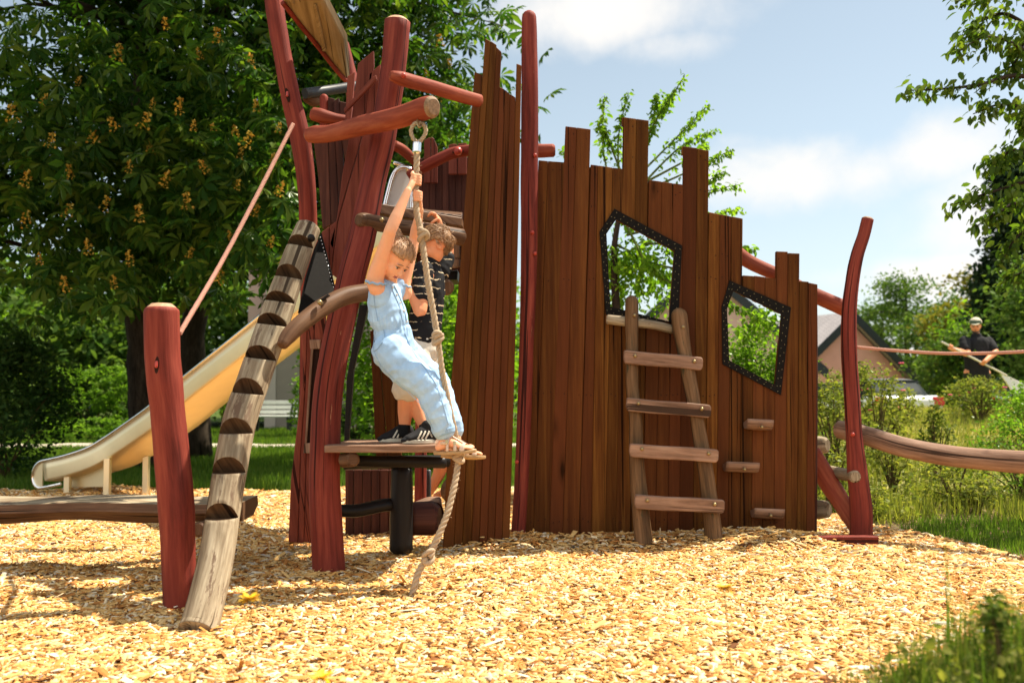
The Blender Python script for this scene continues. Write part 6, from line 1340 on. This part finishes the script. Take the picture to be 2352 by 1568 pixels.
bmx = bmesh.new(); me = mb.mesh('cap', [M['cap'], M['capband']]); bmx.from_mesh(me); bmesh.ops.delete(bmx, geom=[q for q in bmx.faces if (q.calc_center_median()-hc).dot(u) < .16*hs], context='FACES')
for q in bmx.faces:
    d_ = (q.calc_center_median()-hc); q.material_index = 1 if (d_.dot(f) > .12*hs and d_.dot(u) < .40*hs) else 0
bm2 = bmx; bmesh.ops.solidify(bm2, geom=bm2.faces[:], thickness=-.008); bm2.to_mesh(me); bm2.free(); cp_ = link('cap', me, man)
mb = MB(); o_ = [g(.27*math.cos(a), .24+.36*math.sin(a), .17-.05*math.sin(a)) for a in [i*math.pi/12 for i in range(13)]]; mb.prism(o_, u*.012, .002); mb.build('visor', M['cap'], cp_)
rk = thing('hay_rake', tuple(rb_), 'long wooden handled rake with a broad white head held by the man', 'rake'); mb = MB(); mb.tube([ra, rb_], [.017]*2, seg=8, n=6); mb.build('handle', M['sole'], rk)
mb = MB(); a, b, c, d = P(2298, 858, MD-.2), P(2312, 862, MD-.15), P(2395, 900, MD+.2), P(2330, 905, MD-.1); mb.prism([a, b, c, d], (0, .04, 0), .004)
for i in range(9): t = i/8; p0 = d.lerp(c, t); mb.tube([p0, p0+V((.0, .02, -.09))], [.008]*2, seg=6, n=3)
mb.build('rake_head', M['white'], rk)
# ================================================================ light, sky, camera
SUN = V((.432, .259, .864)).normalized()
ld = bpy.data.lights.new('sun', 'SUN'); ld.energy = 4.7; ld.angle = math.radians(.5); ld.color = (1, .90, .74)
lo = bpy.data.objects.new('sun', ld); COL.objects.link(lo); lo.location = (6, 4, 14); lo.rotation_euler = (-SUN).to_track_quat('-Z', 'Y').to_euler()
w = bpy.data.worlds.new('World'); SC.world = w; w.use_nodes = True; nt = w.node_tree; nt.nodes.clear()
out = nt.nodes.new('ShaderNodeOutputWorld'); sky = nt.nodes.new('ShaderNodeTexSky'); sky.sky_type = 'NISHITA'; sky.sun_disc = False
sky.sun_elevation = math.asin(SUN.z); sky.sun_rotation = math.atan2(SUN.x, SUN.y); sky.air_density = 1.0; sky.dust_density = .6; sky.ozone_density = 1.0
b1 = N(nt, 'ShaderNodeBackground'); b1.inputs['Strength'].default_value = .070
hs_ = N(nt, 'ShaderNodeHueSaturation'); hs_.inputs['Saturation'].default_value = .6; hs_.inputs['Hue'].default_value = .48; L(nt, sky.outputs[0], hs_.inputs['Color']); L(nt, hs_.outputs[0], b1.inputs['Color'])
b2 = N(nt, 'ShaderNodeBackground'); b2.inputs['Color'].default_value = (1, .985, .97, 1); b2.inputs['Strength'].default_value = .50
dirn = N(nt, 'ShaderNodeTexCoord').outputs['Generated']
n1 = noise(nt, dirn, 5.5, 8, .58, .3); n2 = noise(nt, dirn, 17, 6, .6, .2)
base = math_n(nt, 'ADD', math_n(nt, 'MULTIPLY', n1, .75), math_n(nt, 'MULTIPLY', n2, .25))
def dpx(px, py): return (P(px, py, 10)-V((0, 0, CAMZ))).normalized()
lump = None
for px, py, sx, sz, a in ((1390, 20, 400, 125, .42), (1530, 110, 190, 75, .32), (1230, -60, 300, 110, .3), (1840, 400, 330, 125, .44), (2130, 360, 190, 110, .36), (2250, 470, 210, 150, .34), (2200, 640, 330, 70, .38), (1900, 640, 280, 50, .28), (1250, 520, 260, 70, .25), (500, 100, 500, 200, .25)):
    c = dpx(px, py); sb = N(nt, 'ShaderNodeVectorMath', operation='SUBTRACT'); L(nt, dirn, sb.inputs[0]); sb.inputs[1].default_value = tuple(c)
    ml = N(nt, 'ShaderNodeVectorMath', operation='MULTIPLY'); L(nt, sb.outputs[0], ml.inputs[0]); ml.inputs[1].default_value = (F/sx, F/sx*.5, F/sz)
    le = N(nt, 'ShaderNodeVectorMath', operation='LENGTH'); L(nt, ml.outputs[0], le.inputs[0])
    mr = N(nt, 'ShaderNodeMapRange'); mr.interpolation_type = 'SMOOTHSTEP'; mr.inputs[1].default_value = 1.35; mr.inputs[2].default_value = 0; mr.inputs[3].default_value = 0; mr.inputs[4].default_value = a; L(nt, le.outputs['Value'], mr.inputs[0])
    lump = mr.outputs[0] if lump is None else math_n(nt, 'MAXIMUM', lump, mr.outputs[0])
# cloud banks added behind the camera to lift the shade, brighter than those ahead
dt = N(nt, 'ShaderNodeVectorMath', operation='DOT_PRODUCT'); L(nt, dirn, dt.inputs[0]); dt.inputs[1].default_value = tuple(V((-.30, -.86, .42)).normalized())
rear = N(nt, 'ShaderNodeMapRange'); rear.interpolation_type = 'SMOOTHSTEP'; rear.inputs[1].default_value = -.05; rear.inputs[2].default_value = .75; L(nt, dt.outputs['Value'], rear.inputs[0])
lump = math_n(nt, 'MAXIMUM', lump, math_n(nt, 'MULTIPLY', rear.outputs[0], .30))
L(nt, math_n(nt, 'ADD', .52, math_n(nt, 'MULTIPLY', rear.outputs[0], .30)), b2.inputs['Strength']); b2.inputs['Color'].default_value = (1, .965, .92, 1)
s_ = math_n(nt, 'ADD', base, lump)
mk = N(nt, 'ShaderNodeMapRange'); mk.interpolation_type = 'SMOOTHSTEP'; mk.inputs[1].default_value = .60; mk.inputs[2].default_value = .96; L(nt, s_, mk.inputs[0])
ms = N(nt, 'ShaderNodeMixShader'); L(nt, mk.outputs[0], ms.inputs[0]); L(nt, b1.outputs[0], ms.inputs[1]); L(nt, b2.outputs[0], ms.inputs[2]); L(nt, ms.outputs[0], out.inputs['Surface'])
cd = bpy.data.cameras.new('camera'); cam = bpy.data.objects.new('camera', cd); COL.objects.link(cam); cam.location = (0, 0, CAMZ); cam.rotation_euler = (math.pi/2+TH, 0, 0)
cd.sensor_width = 36; cd.lens = F/2352*36; cd.clip_start = .05; cd.clip_end = 2000; cd.dof.use_dof = True; cd.dof.focus_distance = 5.6; cd.dof.aperture_fstop = 2.5; SC.camera = cam
SC.view_settings.view_transform = 'Standard'; SC.view_settings.look = 'None'; SC.view_settings.exposure = 1.06; SC.view_settings.gamma = 1; SC.view_settings.use_curve_mapping = False
SC.cycles.max_bounces = 8; SC.cycles.diffuse_bounces = 4; SC.cycles.transmission_bounces = 4; SC.cycles.transparent_max_bounces = 4; SC.cycles.use_denoising = True; SC.cycles.sample_clamp_indirect = 6
SC.render.use_persistent_data = False
